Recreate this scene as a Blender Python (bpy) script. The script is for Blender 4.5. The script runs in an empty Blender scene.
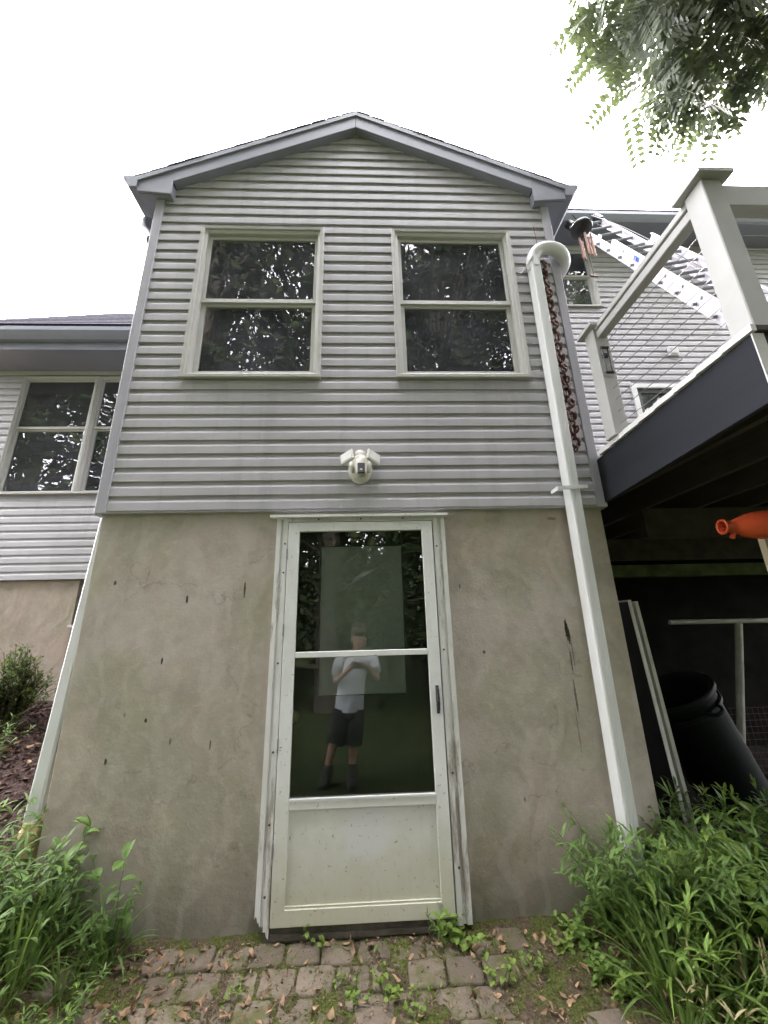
import bpy, bmesh, math, random
from mathutils import Vector, Matrix, noise
R = math.radians
scn = bpy.context.scene
col = scn.collection
random.seed(7)

# ------------------------------------------------------------------ camera
def cam_axes(p, y, r):
    fw = Vector((math.sin(y)*math.cos(p), math.cos(y)*math.cos(p), math.sin(p)))
    rt = fw.cross(Vector((0, 0, 1))).normalized(); up = rt.cross(fw)
    return math.cos(r)*rt+math.sin(r)*up, -math.sin(r)*rt+math.cos(r)*up, fw
cd = bpy.data.cameras.new('camera'); cam = bpy.data.objects.new('camera', cd); col.objects.link(cam)
rt, up, fw = cam_axes(.2899, .0418, -.0253)
M = Matrix((( rt.x, up.x, -fw.x, .0713), (rt.y, up.y, -fw.y, -2.4097), (rt.z, up.z, -fw.z, 1.3911), (0, 0, 0, 1)))
cam.matrix_world = M
cd.sensor_fit = 'VERTICAL'; cd.sensor_height = 36; cd.lens = 36*382/1024
cd.clip_start = .02; cd.clip_end = 2000
scn.camera = cam

# ------------------------------------------------------------------ sky, sun, exposure
SUN_EL, SUN_AZ = R(48), R(28)          # behind the house, towards the right
w = bpy.data.worlds.new('World'); scn.world = w; w.use_nodes = True
nt = w.node_tree; nt.nodes.clear()
sky = nt.nodes.new('ShaderNodeTexSky'); sky.sky_type = 'NISHITA'; sky.sun_disc = False
sky.sun_elevation = SUN_EL; sky.sun_rotation = SUN_AZ
sky.air_density = 1.0; sky.dust_density = 4.0; sky.ozone_density = 1.0
mx = nt.nodes.new('ShaderNodeMix'); mx.data_type = 'RGBA'; mx.inputs[0].default_value = .86
mx.inputs[7].default_value = (7.45, 7.22, 7.55, 1)        # the even white cloud layer
bg = nt.nodes.new('ShaderNodeBackground'); bg.inputs[1].default_value = .15
wo = nt.nodes.new('ShaderNodeOutputWorld')
nt.links.new(sky.outputs[0], mx.inputs[6]); nt.links.new(mx.outputs[2], bg.inputs[0]); nt.links.new(bg.outputs[0], wo.inputs[0])
sd = bpy.data.lights.new('sun', 'SUN'); sd.energy = 1.2; sd.angle = R(18); sd.color = (1, .96, .9)
so = bpy.data.objects.new('sun', sd); col.objects.link(so); so.location = (4, 8, 20)
sdir = Vector((math.sin(SUN_AZ)*math.cos(SUN_EL), math.cos(SUN_AZ)*math.cos(SUN_EL), math.sin(SUN_EL)))
so.rotation_euler = sdir.to_track_quat('Z', 'Y').to_euler()
scn.view_settings.view_transform = 'Standard'; scn.view_settings.look = 'None'
scn.view_settings.exposure = 4.05; scn.view_settings.gamma = 1.0; scn.view_settings.use_curve_mapping = False
scn.cycles.max_bounces = 6; scn.cycles.diffuse_bounces = 2; scn.cycles.glossy_bounces = 3; scn.cycles.transparent_max_bounces = 12

# ------------------------------------------------------------------ materials
class G:
    """small node helper"""
    def __init__(s, name):
        s.m = bpy.data.materials.new(name); s.m.use_nodes = True; s.t = s.m.node_tree; s.t.nodes.clear()
        s.out = s.n('ShaderNodeOutputMaterial'); s._pos = None
    def n(s, typ, **kw):
        nd = s.t.nodes.new(typ)
        for k, v in kw.items(): setattr(nd, k, v)
        return nd
    def l(s, a, b): s.t.links.new(a, b)
    def pos(s):
        if s._pos is None: s._pos = s.n('ShaderNodeNewGeometry').outputs['Position']
        return s._pos
    def val(s, sock, v):
        if isinstance(v, (int, float, tuple, list)): sock.default_value = v
        else: s.l(v, sock)
    def math(s, op, a, b=0., c=0., clamp=False):
        nd = s.n('ShaderNodeMath', operation=op, use_clamp=clamp)
        s.val(nd.inputs[0], a); s.val(nd.inputs[1], b); s.val(nd.inputs[2], c); return nd.outputs[0]
    def noise(s, scale, detail=4, rough=.55, vec=None, stretch=None):
        v = vec or s.pos()
        if stretch:
            mp = s.n('ShaderNodeMapping'); s.l(v, mp.inputs[0]); mp.inputs['Scale'].default_value = stretch; v = mp.outputs[0]
        nd = s.n('ShaderNodeTexNoise'); nd.inputs['Scale'].default_value = scale
        nd.inputs['Detail'].default_value = detail; nd.inputs['Roughness'].default_value = rough
        s.l(v, nd.inputs['Vector']); return nd.outputs['Fac']
    def ramp(s, fac, lo, hi, a=0., b=1.):
        nd = s.n('ShaderNodeMapRange'); nd.interpolation_type = 'SMOOTHSTEP'
        s.val(nd.inputs[0], fac); nd.inputs[1].default_value = lo; nd.inputs[2].default_value = hi
        nd.inputs[3].default_value = a; nd.inputs[4].default_value = b; return nd.outputs[0]
    def mix(s, fac, a, b, blend='MIX'):
        nd = s.n('ShaderNodeMix', data_type='RGBA', blend_type=blend)
        s.val(nd.inputs[0], fac); s.val(nd.inputs[6], c4(a)); s.val(nd.inputs[7], c4(b)); return nd.outputs[2]
    def bump(s, h, strength=.3, dist=.01):
        nd = s.n('ShaderNodeBump'); nd.inputs['Strength'].default_value = strength; nd.inputs['Distance'].default_value = dist
        s.l(h, nd.inputs['Height']); return nd.outputs[0]
    def principled(s, color, rough=.6, metal=0., normal=None, spec=.5):
        p = s.n('ShaderNodeBsdfPrincipled'); s.val(p.inputs['Base Color'], c4(color)); s.val(p.inputs['Roughness'], rough)
        p.inputs['Metallic'].default_value = metal; p.inputs['Specular IOR Level'].default_value = spec
        if normal is not None: s.l(normal, p.inputs['Normal'])
        s.l(p.outputs[0], s.out.inputs[0]); return p
    def xyz(s):
        nd = s.n('ShaderNodeSeparateXYZ'); s.l(s.pos(), nd.inputs[0]); return nd.outputs
def c4(c): return tuple(c)+(1,) if isinstance(c, (tuple, list)) and len(c) == 3 else c
def scale(c, k): return tuple(min(1, x*k) for x in c)
def mat(name, c, rough=.6, var=.15, nscale=8, metal=0, bump=.15, bscale=60, dirt=None, dirt_amt=.5, stretch=None, spec=.5, bdist=.004):
    g = G(name)
    f = g.noise(nscale, 5, .6, stretch=stretch)
    colr = g.mix(g.ramp(f, .3, .7), scale(c, 1-var), scale(c, 1+var))
    if dirt:
        d = g.ramp(g.noise(nscale*.45, 8, .7, stretch=stretch), .48, .72, 0, dirt_amt); colr = g.mix(d, colr, dirt)
    nrm = g.bump(g.noise(bscale, 3, .6, stretch=stretch), bump, bdist) if bump else None
    g.principled(colr, rough, metal, nrm, spec); return g.m

MT = {}
def siding_mat(name, c):
    g = G(name)
    f = g.noise(1.3, 5, .6)
    a = g.mix(g.ramp(f, .3, .7), scale(c, .93), scale(c, 1.06))
    # faint run-down grime
    s = g.noise(9, 6, .7, stretch=(1, 1, .06))
    a = g.mix(g.ramp(s, .47, .68, 0, .36), a, scale(c, .66))
    sp = g.noise(70, 2, .5)
    a = g.mix(g.ramp(sp, .70, .78, 0, .35), a, (.12, .11, .09))
    gr = g.noise(40, 4, .6, stretch=(.12, 1, 3))
    wv = g.math('MULTIPLY', g.noise(2.2, 2, .5, stretch=(1, 1, .4)), .5)
    h = g.math('ADD', g.math('MULTIPLY', gr, .25), wv)
    g.principled(a, .42, 0, g.bump(h, .35, .006), .45); return g.m
MT['siding'] = siding_mat('vinyl_siding', (.425, .415, .432))
MT['corner'] = siding_mat('vinyl_corner', (.375, .37, .405))

def stucco_mat(name, c, stains=True, algae=True):
    g = G(name); X, Y, Z = g.xyz()
    f1 = g.noise(.9, 6, .62); f2 = g.noise(4.5, 7, .65); f3 = g.noise(26, 5, .6)
    a = g.mix(g.ramp(f1, .40, .60), (c[0]*.84, c[1]*.86, c[2]*.78), (c[0]*1.15, c[1]*1.13, c[2]*1.16))
    fp = g.noise(1.7, 5, .65, stretch=(1, 1, .8)); a = g.mix(g.ramp(fp, .50, .60, 0, .6), a, (c[0]*1.08, c[1]*.98, c[2]*.95))
    fy = g.noise(2.6, 5, .6); a = g.mix(g.ramp(fy, .50, .62, 0, .35), a, (c[0]*.90, c[1]*.93, c[2]*.74))
    a = g.mix(g.ramp(f2, .47, .62, 0, .34), a, (c[0]*.74, c[1]*.72, c[2]*.68))
    a = g.mix(g.ramp(f3, .50, .66, 0, .22), a, scale(c, 1.3))
    st = g.noise(5, 6, .7, stretch=(1, 1, .1))
    a = g.mix(g.ramp(st, .55, .75, 0, .30), a, (c[0]*.62, c[1]*.62, c[2]*.55))
    if algae:
        base = g.math('ADD', Z, g.math('MULTIPLY', g.noise(3.2, 5, .6), .35))
        a = g.mix(g.ramp(base, .05, .62, .62, 0), a, (.10, .098, .06))
    if stains:
        marks = [(1.283, 1.34, .011, .06, 1), (1.292, 1.31, .007, .05, 1), (1.283, 1.16, .005, .07, .75), (1.277, .96, .006, .09, .7), (1.262, .78, .004, .11, .4), (1.30, 1.22, .004, .09, .5),
                 (-1.045, 1.575, .007, .022, .95), (-1.146, 1.227, .006, .018, .95), (-1.192, .915, .007, .012, .95), (-1.044, .805, .006, .018, .6), (-1.376, .72, .007, .016, .9), (-1.313, .948, .005, .011, .6),
                 (-.701, 1.63, .006, .05, .85), (.756, 1.226, .008, .010, .8), (1.301, 2.055, .03, .010, .5), (-1.492, 1.684, .008, .012, .9), (-.824, .783, .005, .022, .85), (.906, .459, .006, .014, .6), (.64, 1.62, .005, .016, .6)]
        wob = g.math('MULTIPLY', g.math('SUBTRACT', g.noise(85, 5, .75), .5), 3.6)
        tot = None
        for x, z, rx, rz, amt in marks:
            dx = g.math('MULTIPLY', g.math('SUBTRACT', X, x), 1/rx); dz = g.math('MULTIPLY', g.math('SUBTRACT', Z, z), 1/rz)
            d = g.math('ADD', g.math('MULTIPLY', dx, dx), g.math('MULTIPLY', dz, dz))
            d = g.math('ADD', d, wob)
            k = g.ramp(d, .6, 1.5, amt, 0)
            tot = k if tot is None else g.math('MAXIMUM', tot, k)
        a = g.mix(tot, a, (.022, .02, .017))
        # patched, paler trowel marks
        p1 = g.noise(2.1, 3, .5, stretch=(1, 1, 1.7)); a = g.mix(g.ramp(p1, .60, .66, 0, .13), a, scale(c, 1.35))
    vo = g.n('ShaderNodeTexVoronoi', feature='DISTANCE_TO_EDGE'); vo.inputs['Scale'].default_value = .75
    wp = g.n('ShaderNodeVectorMath', operation='ADD'); nz = g.n('ShaderNodeTexNoise'); nz.inputs['Scale'].default_value = 2.4; nz.inputs['Detail'].default_value = 6; g.l(g.pos(), nz.inputs['Vector'])
    g.l(g.pos(), wp.inputs[0]); g.l(nz.outputs['Color'], wp.inputs[1]); g.l(wp.outputs[0], vo.inputs['Vector'])
    crk = g.ramp(vo.outputs['Distance'], .0, .006, 1, 0); a = g.mix(g.math('MULTIPLY', crk, g.ramp(f2, .46, .56, 0, .45)), a, scale(c, .42))
    wv = g.n('ShaderNodeTexWave'); wv.inputs['Scale'].default_value = 1.3; wv.inputs['Distortion'].default_value = 14; wv.inputs['Detail'].default_value = 4; wv.inputs['Detail Scale'].default_value = 1.1; g.l(g.pos(), wv.inputs['Vector'])
    a = g.mix(g.ramp(wv.outputs['Fac'], .72, .95, 0, .16), a, scale(c, 1.35))
    h = g.math('ADD', g.math('MULTIPLY', g.noise(7, 5, .6), 1.0), g.math('MULTIPLY', g.noise(60, 5, .65), .28))
    h = g.math('ADD', h, g.math('MULTIPLY', wv.outputs['Fac'], .35))
    g.principled(a, .88, 0, g.bump(h, .55, .012), .25); return g.m
MT['stucco'] = stucco_mat('painted_stucco', (.40, .366, .315))
MT['stucco2'] = stucco_mat('far_stucco', (.36, .31, .26), False, False)
MT['darkwall'] = mat('shaded_block_wall', (.010, .0095, .008), .95, .4, 3, spec=.1)  # shade under the deck is put into this near-black colour

MT['trim'] = mat('window_vinyl', (.46, .455, .425), .4, .05, 3, bump=.08, dirt=(.33, .33, .28), dirt_amt=.4)
MT['fascia'] = mat('fascia_metal', (.225, .235, .285), .45, .06, 2, bump=.06, dirt=(.3, .3, .3), dirt_amt=.3)  # lavender tint of the lens flare is mixed into this colour
MT['white'] = mat('white_painted_metal', (.68, .69, .675), .4, .05, 3, bump=.1, dirt=(.40, .40, .31), dirt_amt=.5, stretch=(1, 1, .25))
MT['white2'] = mat('white_rail_vinyl', (.38, .38, .36), .45, .06, 4, bump=.06, dirt=(.36, .37, .33), dirt_amt=.45)
def door_mat(name, c):
    g = G(name); X, Y, Z = g.xyz()
    a = g.mix(g.ramp(g.noise(4, 5, .6), .3, .7), scale(c, .94), scale(c, 1.05))
    lowz = g.ramp(g.math('ADD', Z, g.math('MULTIPLY', g.noise(6, 6, .7), .5)),   .10, 1.0, .85, .0)
    a = g.mix(lowz, a, (.46, .45, .30))
    s = g.noise(26, 6, .75, stretch=(1, 1, .15)); a = g.mix(g.ramp(s, .56, .74, 0, .3), a, (.33, .32, .23))
    dx_ = g.math('MULTIPLY', g.math('SUBTRACT', X, .035), 1/.13); dz_ = g.math('MULTIPLY', g.math('SUBTRACT', Z, .37), 1/.13)
    dd_ = g.math('ADD', g.math('ADD', g.math('MULTIPLY', dx_, dx_), g.math('MULTIPLY', dz_, dz_)), g.math('MULTIPLY', g.math('SUBTRACT', g.noise(9, 5, .7), .5), 2.2))
    a = g.mix(g.ramp(dd_, .4, 1.5, .6, 0), a, (.66, .67, .68))
    sp = g.noise(55, 3, .6); a = g.mix(g.ramp(sp, .64, .72, 0, .6), a, (.14, .12, .08))
    g.principled(a, .45, 0, g.bump(g.noise(30, 4), .12, .004), .45); return g.m
MT['door'] = door_mat('storm_door_paint', (.71, .725, .70))
def casing_mat():
    g = G('weathered_casing_paint'); X, Y, Z = g.xyz()
    c = (.71, .71, .685)
    a = g.mix(g.ramp(g.noise(5, 5, .6), .3, .7), scale(c, .92), scale(c, 1.06))
    peel = g.noise(16, 7, .7, stretch=(1, 1, .16))
    low = g.ramp(Z, 0, 1.5, .10, 0)
    a = g.mix(g.ramp(g.math('ADD', peel, low), .57, .70, 0, .75), a, (.27, .23, .18))
    g.principled(a, .6, 0, g.bump(peel, .4, .006), .35); return g.m
MT['casing'] = casing_mat()
MT['darkdoor'] = mat('inner_door_paint', (.05, .055, .05), .5, .15, 4)
MT['blind'] = mat('pale_blind', (.62, .64, .60), .7, .05, 4)
MT['black'] = mat('black_plastic', (.014, .015, .017), .42, .2, 10, bump=.1)
MT['bin'] = mat('dull_black_bin', (.004, .0065, .0065), .6, .25, 6, bump=.1, spec=.15)
MT['brass'] = mat('worn_brass', (.62, .56, .42), .32, .1, 12, metal=.8, bump=0)
MT['deckdark'] = mat('slate_composite_board', (.0105, .0118, .0155), .7, .14, 5, spec=.25, bump=.2, bscale=40, stretch=(1, .15, 1.5), dirt=(.02, .022, .026), dirt_amt=.35)
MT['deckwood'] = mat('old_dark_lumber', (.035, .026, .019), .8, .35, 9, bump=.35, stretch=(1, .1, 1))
MT['edge'] = mat('deck_edge_strip', (.56, .555, .53), .55, .08, 6, dirt=(.3, .29, .25), dirt_amt=.5)
MT['steel'] = mat('steel_cable', (.30, .30, .30), .4, .1, 20, metal=.7, bump=0)
MT['alu'] = mat('ladder_aluminium', (.66, .64, .66), .38, .08, 14, metal=.35, bump=.08)
MT['aludark'] = mat('rung_aluminium', (.30, .31, .34), .45, .12, 14, metal=.4, bump=.08)
MT['chain'] = mat('rusty_copper', (.10, .048, .035), .65, .35, 40, metal=.3, bump=.4)
MT['copper'] = mat('chime_copper', (.60, .36, .29), .4, .12, 20, metal=.3, bump=0)
MT['orange'] = mat('orange_plastic', (.50, .07, .02), .38, .1, 5, bump=.12, dirt=(.25, .05, .02), dirt_amt=.35)
MT['cream'] = mat('dirty_cream_plastic', (.50, .49, .42), .45, .08, 30, bump=.1, dirt=(.25, .24, .15), dirt_amt=.6)
MT['yellow'] = mat('yellowed_pvc', (.60, .52, .25), .5, .1, 9)
MT['pvc'] = mat('dirty_white_pvc', (.44, .45, .40), .5, .12, 9, dirt=(.22, .24, .15), dirt_amt=.6)
MT['wire'] = mat('dark_red_wire', (.10, .035, .04), .6, .2, 20, bump=0)
MT['navy'] = mat('navy_backing', (.012, .014, .022), .5, .2, 6)
MT['greenboard'] = mat('green_timber', (.10, .125, .045), .9, .35, 5, bump=.4)  # even green tone with random variation
MT['tan'] = mat('raw_pine', (.36, .30, .19), .7, .15, 7, stretch=(1, 1, .2))
MT['interior'] = mat('dark_room', (.035, .035, .034), .9, .2, 2, bump=0)
MT['curtain'] = mat('sage_curtain', (.20, .235, .18), .9, .15, 5, bump=.1)
MT['floorwood'] = mat('room_floor', (.08, .06, .045), .7, .2, 3)
MT['roof'] = mat('asphalt_shingle', (.055, .052, .066), .95, .35, 26, bump=.6, bscale=150, spec=.03)
MT['bark'] = mat('grey_bark', (.075, .062, .048), .9, .3, 12, bump=.8, bscale=25, stretch=(1, 1, .3), bdist=.02)
MT['skin'] = mat('skin', (.52, .30, .22), .55, .06, 8, bump=0)
MT['shirt'] = mat('grey_cotton', (.56, .58, .62), .9, .06, 5, bump=.2)
MT['shorts'] = mat('black_cotton', (.02, .02, .022), .9, .1, 5)
MT['boots'] = mat('dark_boots', (.02, .018, .016), .7, .1, 5)
MT['hair'] = mat('brown_hair', (.06, .035, .02), .8, .2, 20)
MT['blue'] = mat('blue_sticker', (.03, .08, .35), .4, .05, 5, bump=0)
MT['sticker'] = mat('pale_sticker', (.55, .53, .45), .4, .25, 60, bump=0)
MT['thresh'] = mat('rotten_threshold', (.09, .08, .062), .9, .35, 10, bump=.6, bdist=.01)

def paver_mat():
    g = G('tumbled_paver')
    oi = g.n('ShaderNodeObjectInfo'); rnd = oi.outputs['Random']
    a = g.mix(rnd, (.125, .10, .076), (.205, .168, .125))
    a = g.mix(g.ramp(g.noise(14, 6, .7), .4, .72, 0, .65), a, (.12, .10, .075))
    a = g.mix(g.ramp(g.noise(6, 7, .7), .45, .60, 0, .8), a, (.085, .092, .03))
    a = g.mix(g.ramp(g.noise(90, 3, .6), .62, .72, 0, .4), a, (.34, .30, .25))
    h = g.math('ADD', g.noise(35, 6, .7), g.math('MULTIPLY', g.noise(160, 3, .6), .35))
    g.principled(a, .92, 0, g.bump(h, .7, .008), .2); return g.m
MT['paver'] = paver_mat()

def ground_mat():
    g = G('ground_soil_and_lawn'); X, Y, Z = g.xyz()
    n1 = g.noise(9, 7, .7); n2 = g.noise(50, 5, .7); n3 = g.noise(2.2, 5, .6)
    soil = g.mix(g.ramp(n1, .3, .7), (.055, .042, .028), (.13, .10, .066))
    moss = g.mix(g.ramp(n2, .3, .7), (.045, .06, .014), (.115, .13, .038))
    a = g.mix(g.ramp(g.noise(5, 6, .7), .42, .60), soil, moss)
    lawn = g.mix(g.ramp(n2, .25, .75), (.020, .030, .009), (.042, .056, .020))
    lawn = g.mix(g.ramp(n3, .35, .7, 0, .5), lawn, (.045, .05, .02))
    a = g.mix(g.ramp(g.math('ADD', Y, g.math('MULTIPLY', n3, .8)), -1.5, -.8, 1, 0), a, lawn)
    mul = g.mix(g.ramp(n2, .3, .72), (.028, .017, .014), (.10, .065, .055))
    k = g.math('MULTIPLY', g.ramp(X, -2.05, -1.72, 1, 0), g.ramp(Y, -.25, .1, 0, 1))
    a = g.mix(k, a, mul)
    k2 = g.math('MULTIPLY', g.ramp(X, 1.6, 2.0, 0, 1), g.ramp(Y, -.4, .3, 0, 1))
    a = g.mix(k2, a, (.016, .013, .010))  # ground darkened below the deck, its shade put into the colour
    h = g.math('ADD', n1, n2)
    g.principled(a, .95, 0, g.bump(h, .8, .02), .15); return g.m
MT['ground'] = ground_mat()
def moss_mat():
    g = G('moss_and_dirt')
    n1 = g.noise(11, 7, .7); n2 = g.noise(80, 5, .75)
    soil = g.mix(g.ramp(n2, .3, .7), (.05, .037, .025), (.165, .125, .085))
    moss = g.mix(g.ramp(n2, .3, .72), (.042, .055, .012), (.15, .165, .05))
    a = g.mix(g.ramp(n1, .42, .56), soil, moss)
    g.principled(a, 1.0, 0, g.bump(n2, 1, .015), .1); return g.m
MT['moss'] = moss_mat()

def leaf_mat(name, c1, c2, trans=.35, nscale=7, vary=0.):
    g = G(name)
    a = g.mix(g.ramp(g.noise(nscale, 4, .7), .3, .7), c1, c2)
    a = g.mix(g.ramp(g.noise(nscale*9, 2, .5), .4, .75, 0, .35), a, scale(c2, 1.35))
    rn = g.n('ShaderNodeObjectInfo').outputs['Random']; a = g.mix(g.math('MULTIPLY', rn, vary), a, (c2[0]*1.5, c2[1]*1.12, c2[2]*.9))
    a = g.mix(g.ramp(g.noise(nscale*4.3, 2, .5), .66, .72, 0, .55 if vary else 0), a, (.26, .24, .06))
    p = g.n('ShaderNodeBsdfPrincipled'); g.l(a, p.inputs['Base Color']); p.inputs['Roughness'].default_value = .5
    p.inputs['Specular IOR Level'].default_value = .35
    t = g.n('ShaderNodeBsdfTranslucent'); g.l(g.mix(.5, a, (.16, .22, .03)), t.inputs[0])
    m = g.n('ShaderNodeMixShader'); m.inputs[0].default_value = trans
    g.l(p.outputs[0], m.inputs[1]); g.l(t.outputs[0], m.inputs[2]); g.l(m.outputs[0], g.out.inputs[0]); return g.m
MT['weed'] = leaf_mat('weed_leaf', (.055, .12, .028), (.135, .235, .06), vary=.35)
MT['weed2'] = leaf_mat('bright_weed_leaf', (.11, .20, .035), (.20, .32, .07), vary=.35)
MT['shrub'] = leaf_mat('shrub_leaf', (.06, .095, .025), (.12, .165, .05))
def plain_leaf():
    g = G('tree_leaf'); a = g.mix(g.ramp(g.noise(1.2, 1, .5), .4, .6), (.022, .032, .015), (.05, .066, .028))
    d = g.n('ShaderNodeBsdfDiffuse'); g.l(a, d.inputs[0]); g.l(d.outputs[0], g.out.inputs[0]); return g.m
MT['tree'] = plain_leaf()
MT['ash'] = leaf_mat('compound_leaf', (.10, .125, .085), (.15, .175, .12), .15, 3)  # greyed and lightened, glare veil put into the leaf colour
MT['dry'] = mat('dry_leaf', (.24, .155, .085), .85, .65, 18, bump=.2)
MT['chip2'] = mat('leaf_crumbs', (.22, .15, .095), .9, .6, 40, bump=.2)
MT['tuft'] = leaf_mat('moss_tuft', (.06, .075, .018), (.15, .165, .045), .2, 20)
MT['straw'] = leaf_mat('dry_straw', (.30, .25, .12), (.42, .36, .2), .2)
MT['chip'] = mat('bark_mulch', (.075, .045, .036), .9, .6, 22, bump=.3)
MT['stem'] = mat('green_stem', (.10, .14, .045), .6, .2, 12, bump=0)

def glass_mat(name, wav=.0, refl=1.0, tint=(.92, .95, .94), ior=1.75, film=0.):
    g = G(name)
    fr = g.n('ShaderNodeFresnel'); fr.inputs[0].default_value = ior
    gl = g.n('ShaderNodeBsdfGlossy'); gl.inputs['Roughness'].default_value = 0.0; gl.inputs['Color'].default_value = (refl, refl, refl, 1)
    if wav:
        h = g.noise(1.5, 2, .45, stretch=(1.5, 1, .6)); nb = g.bump(h, wav, .02)
        g.l(nb, gl.inputs['Normal'])
    tr = g.n('ShaderNodeBsdfTransparent'); tr.inputs[0].default_value = tint+(1,)
    m = g.n('ShaderNodeMixShader'); g.l(fr.outputs[0], m.inputs[0]); g.l(tr.outputs[0], m.inputs[1]); g.l(gl.outputs[0], m.inputs[2])
    if film:
        df = g.n('ShaderNodeBsdfDiffuse'); df.inputs[0].default_value = (.36, .37, .44, 1); m2 = g.n('ShaderNodeMixShader')
        g.l(g.ramp(g.noise(3, 4, .6), .3, .7, film*.6, film*1.4), m2.inputs[0]); g.l(m.outputs[0], m2.inputs[1]); g.l(df.outputs[0], m2.inputs[2]); m = m2
    g.l(m.outputs[0], g.out.inputs[0]); return g.m
MT['glass'] = glass_mat('window_glass', .22, .95, (.80, .84, .84), 1.8, .10)
MT['dglass'] = glass_mat('storm_glass', 0, .9, (.84, .88, .86), 1.55)

# ------------------------------------------------------------------ mesh helpers
class MB:
    def __init__(s): s.v = []; s.f = []
    def add(s, vs, fs):
        o = len(s.v); s.v += [tuple(p) for p in vs]; s.f += [tuple(i+o for i in f) for f in fs]; return s
    def box(s, x0, x1, y0, y1, z0, z1):
        return s.add([(x0,y0,z0),(x1,y0,z0),(x1,y1,z0),(x0,y1,z0),(x0,y0,z1),(x1,y0,z1),(x1,y1,z1),(x0,y1,z1)],
                     [(0,3,2,1),(4,5,6,7),(0,1,5,4),(1,2,6,5),(2,3,7,6),(3,0,4,7)])
    def hexa(s, p):            # eight corners in box order
        return s.add(p, [(0,3,2,1),(4,5,6,7),(0,1,5,4),(1,2,6,5),(2,3,7,6),(3,0,4,7)])
    def beam(s, a, b, w, h, up=Vector((0, 0, 1))):
        a, b = Vector(a), Vector(b); d = (b-a).normalized(); sx = d.cross(up).normalized(); sz = sx.cross(d)
        sx *= w/2; sz *= h/2
        return s.hexa([a-sx-sz, a+sx-sz, b+sx-sz, b-sx-sz, a-sx+sz, a+sx+sz, b+sx+sz, b-sx+sz])
    def ring(s, x0, x1, z0, z1, wl, wr, wt, wb, y0, y1, lip=0.):
        o = [(x0,z0),(x1,z0),(x1,z1),(x0,z1)]; i = [(x0+wl,z0+wb),(x1-wr,z0+wb),(x1-wr,z1-wt),(x0+wl,z1-wt)]
        vs = [(x,y0,z) for x,z in o]+[(x,y0+lip,z) for x,z in i]+[(x,y1,z) for x,z in o]+[(x,y1,z) for x,z in i]
        fs = []
        for k in range(4):
            j = (k+1) % 4
            fs += [(k,j,j+4,k+4), (k+8,k+12,j+12,j+8), (k,k+8,j+8,j), (k+4,j+4,j+12,k+12)]
        return s.add(vs, fs)
    def tube(s, path, r, n=8, caps=True, sx=1., sy=1.):
        path = [Vector(p) for p in path]; o = len(s.v); m = len(path); prev = None
        for i, p in enumerate(path):
            t = (path[min(i+1, m-1)]-path[max(i-1, 0)]).normalized()
            if prev is None:
                u = t.cross(Vector((0, 0, 1)) if abs(t.z) < .9 else Vector((1, 0, 0))).normalized()
            else: u = (prev-t*prev.dot(t)).normalized()
            prev = u; v = t.cross(u); rr = r[i] if isinstance(r, (list, tuple)) else r
            for k in range(n):
                a = 2*math.pi*(k+.5)/n; s.v.append(tuple(p+u*math.cos(a)*rr*sx+v*math.sin(a)*rr*sy))
        for i in range(m-1):
            for k in range(n):
                j = (k+1) % n; s.f.append((o+i*n+k, o+i*n+j, o+(i+1)*n+j, o+(i+1)*n+k))
        if caps:
            s.f.append(tuple(o+k for k in reversed(range(n)))); s.f.append(tuple(o+(m-1)*n+k for k in range(n)))
        return s
    def lathe(s, prof, n=20, mtx=Matrix()):
        o = len(s.v)
        for r, z in prof:
            for k in range(n):
                a = 2*math.pi*k/n; s.v.append(tuple(mtx @ Vector((r*math.cos(a), r*math.sin(a), z))))
        for i in range(len(prof)-1):
            for k in range(n):
                j = (k+1) % n; s.f.append((o+i*n+k, o+i*n+j, o+(i+1)*n+j, o+(i+1)*n+k))
        return s
    def build(s, name, m, parent=None, smooth=False, bevel=0, kind=None, label=None, origin=None):
        me = bpy.data.meshes.new(name); me.from_pydata(s.v, [], s.f); me.update()
        if bevel:
            bm = bmesh.new(); bm.from_mesh(me)
            bmesh.ops.bevel(bm, geom=list(bm.edges), offset=bevel, segments=1, affect='EDGES', profile=.5, clamp_overlap=True)
            bm.to_mesh(me); bm.free()
        if smooth:
            for p in me.polygons: p.use_smooth = True
        me.materials.append(MT[m]); ob = bpy.data.objects.new(name, me); col.objects.link(ob)
        if origin is not None:
            me.transform(Matrix.Translation(-Vector(origin))); ob.location = origin
        if parent is not None: adopt(ob, parent)
        if kind: ob['kind'] = kind
        if label: ob['label'] = label
        return ob
def wloc(o):
    v = Vector((0, 0, 0))
    while o is not None: v += o.location; o = o.parent
    return v
def adopt(ob, parent):        # meshes are written in world coordinates; roots are never rotated before this
    ob.parent = parent; ob.location = Vector(ob.location)-wloc(parent)
def tag(o, label, cat, group=None):
    o['label'] = label; o['category'] = cat
    if group: o['group'] = group
    return o
def thing(name, label, cat, loc, group=None):
    o = bpy.data.objects.new(name, None); col.objects.link(o); o.location = loc; o.empty_display_size = .1
    return tag(o, label, cat, group)
def B(*a): return MB().box(*a)
def sm(a, b, x):
    t = max(0, min(1, (x-a)/(b-a))); return t*t*(3-2*t)

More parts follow.
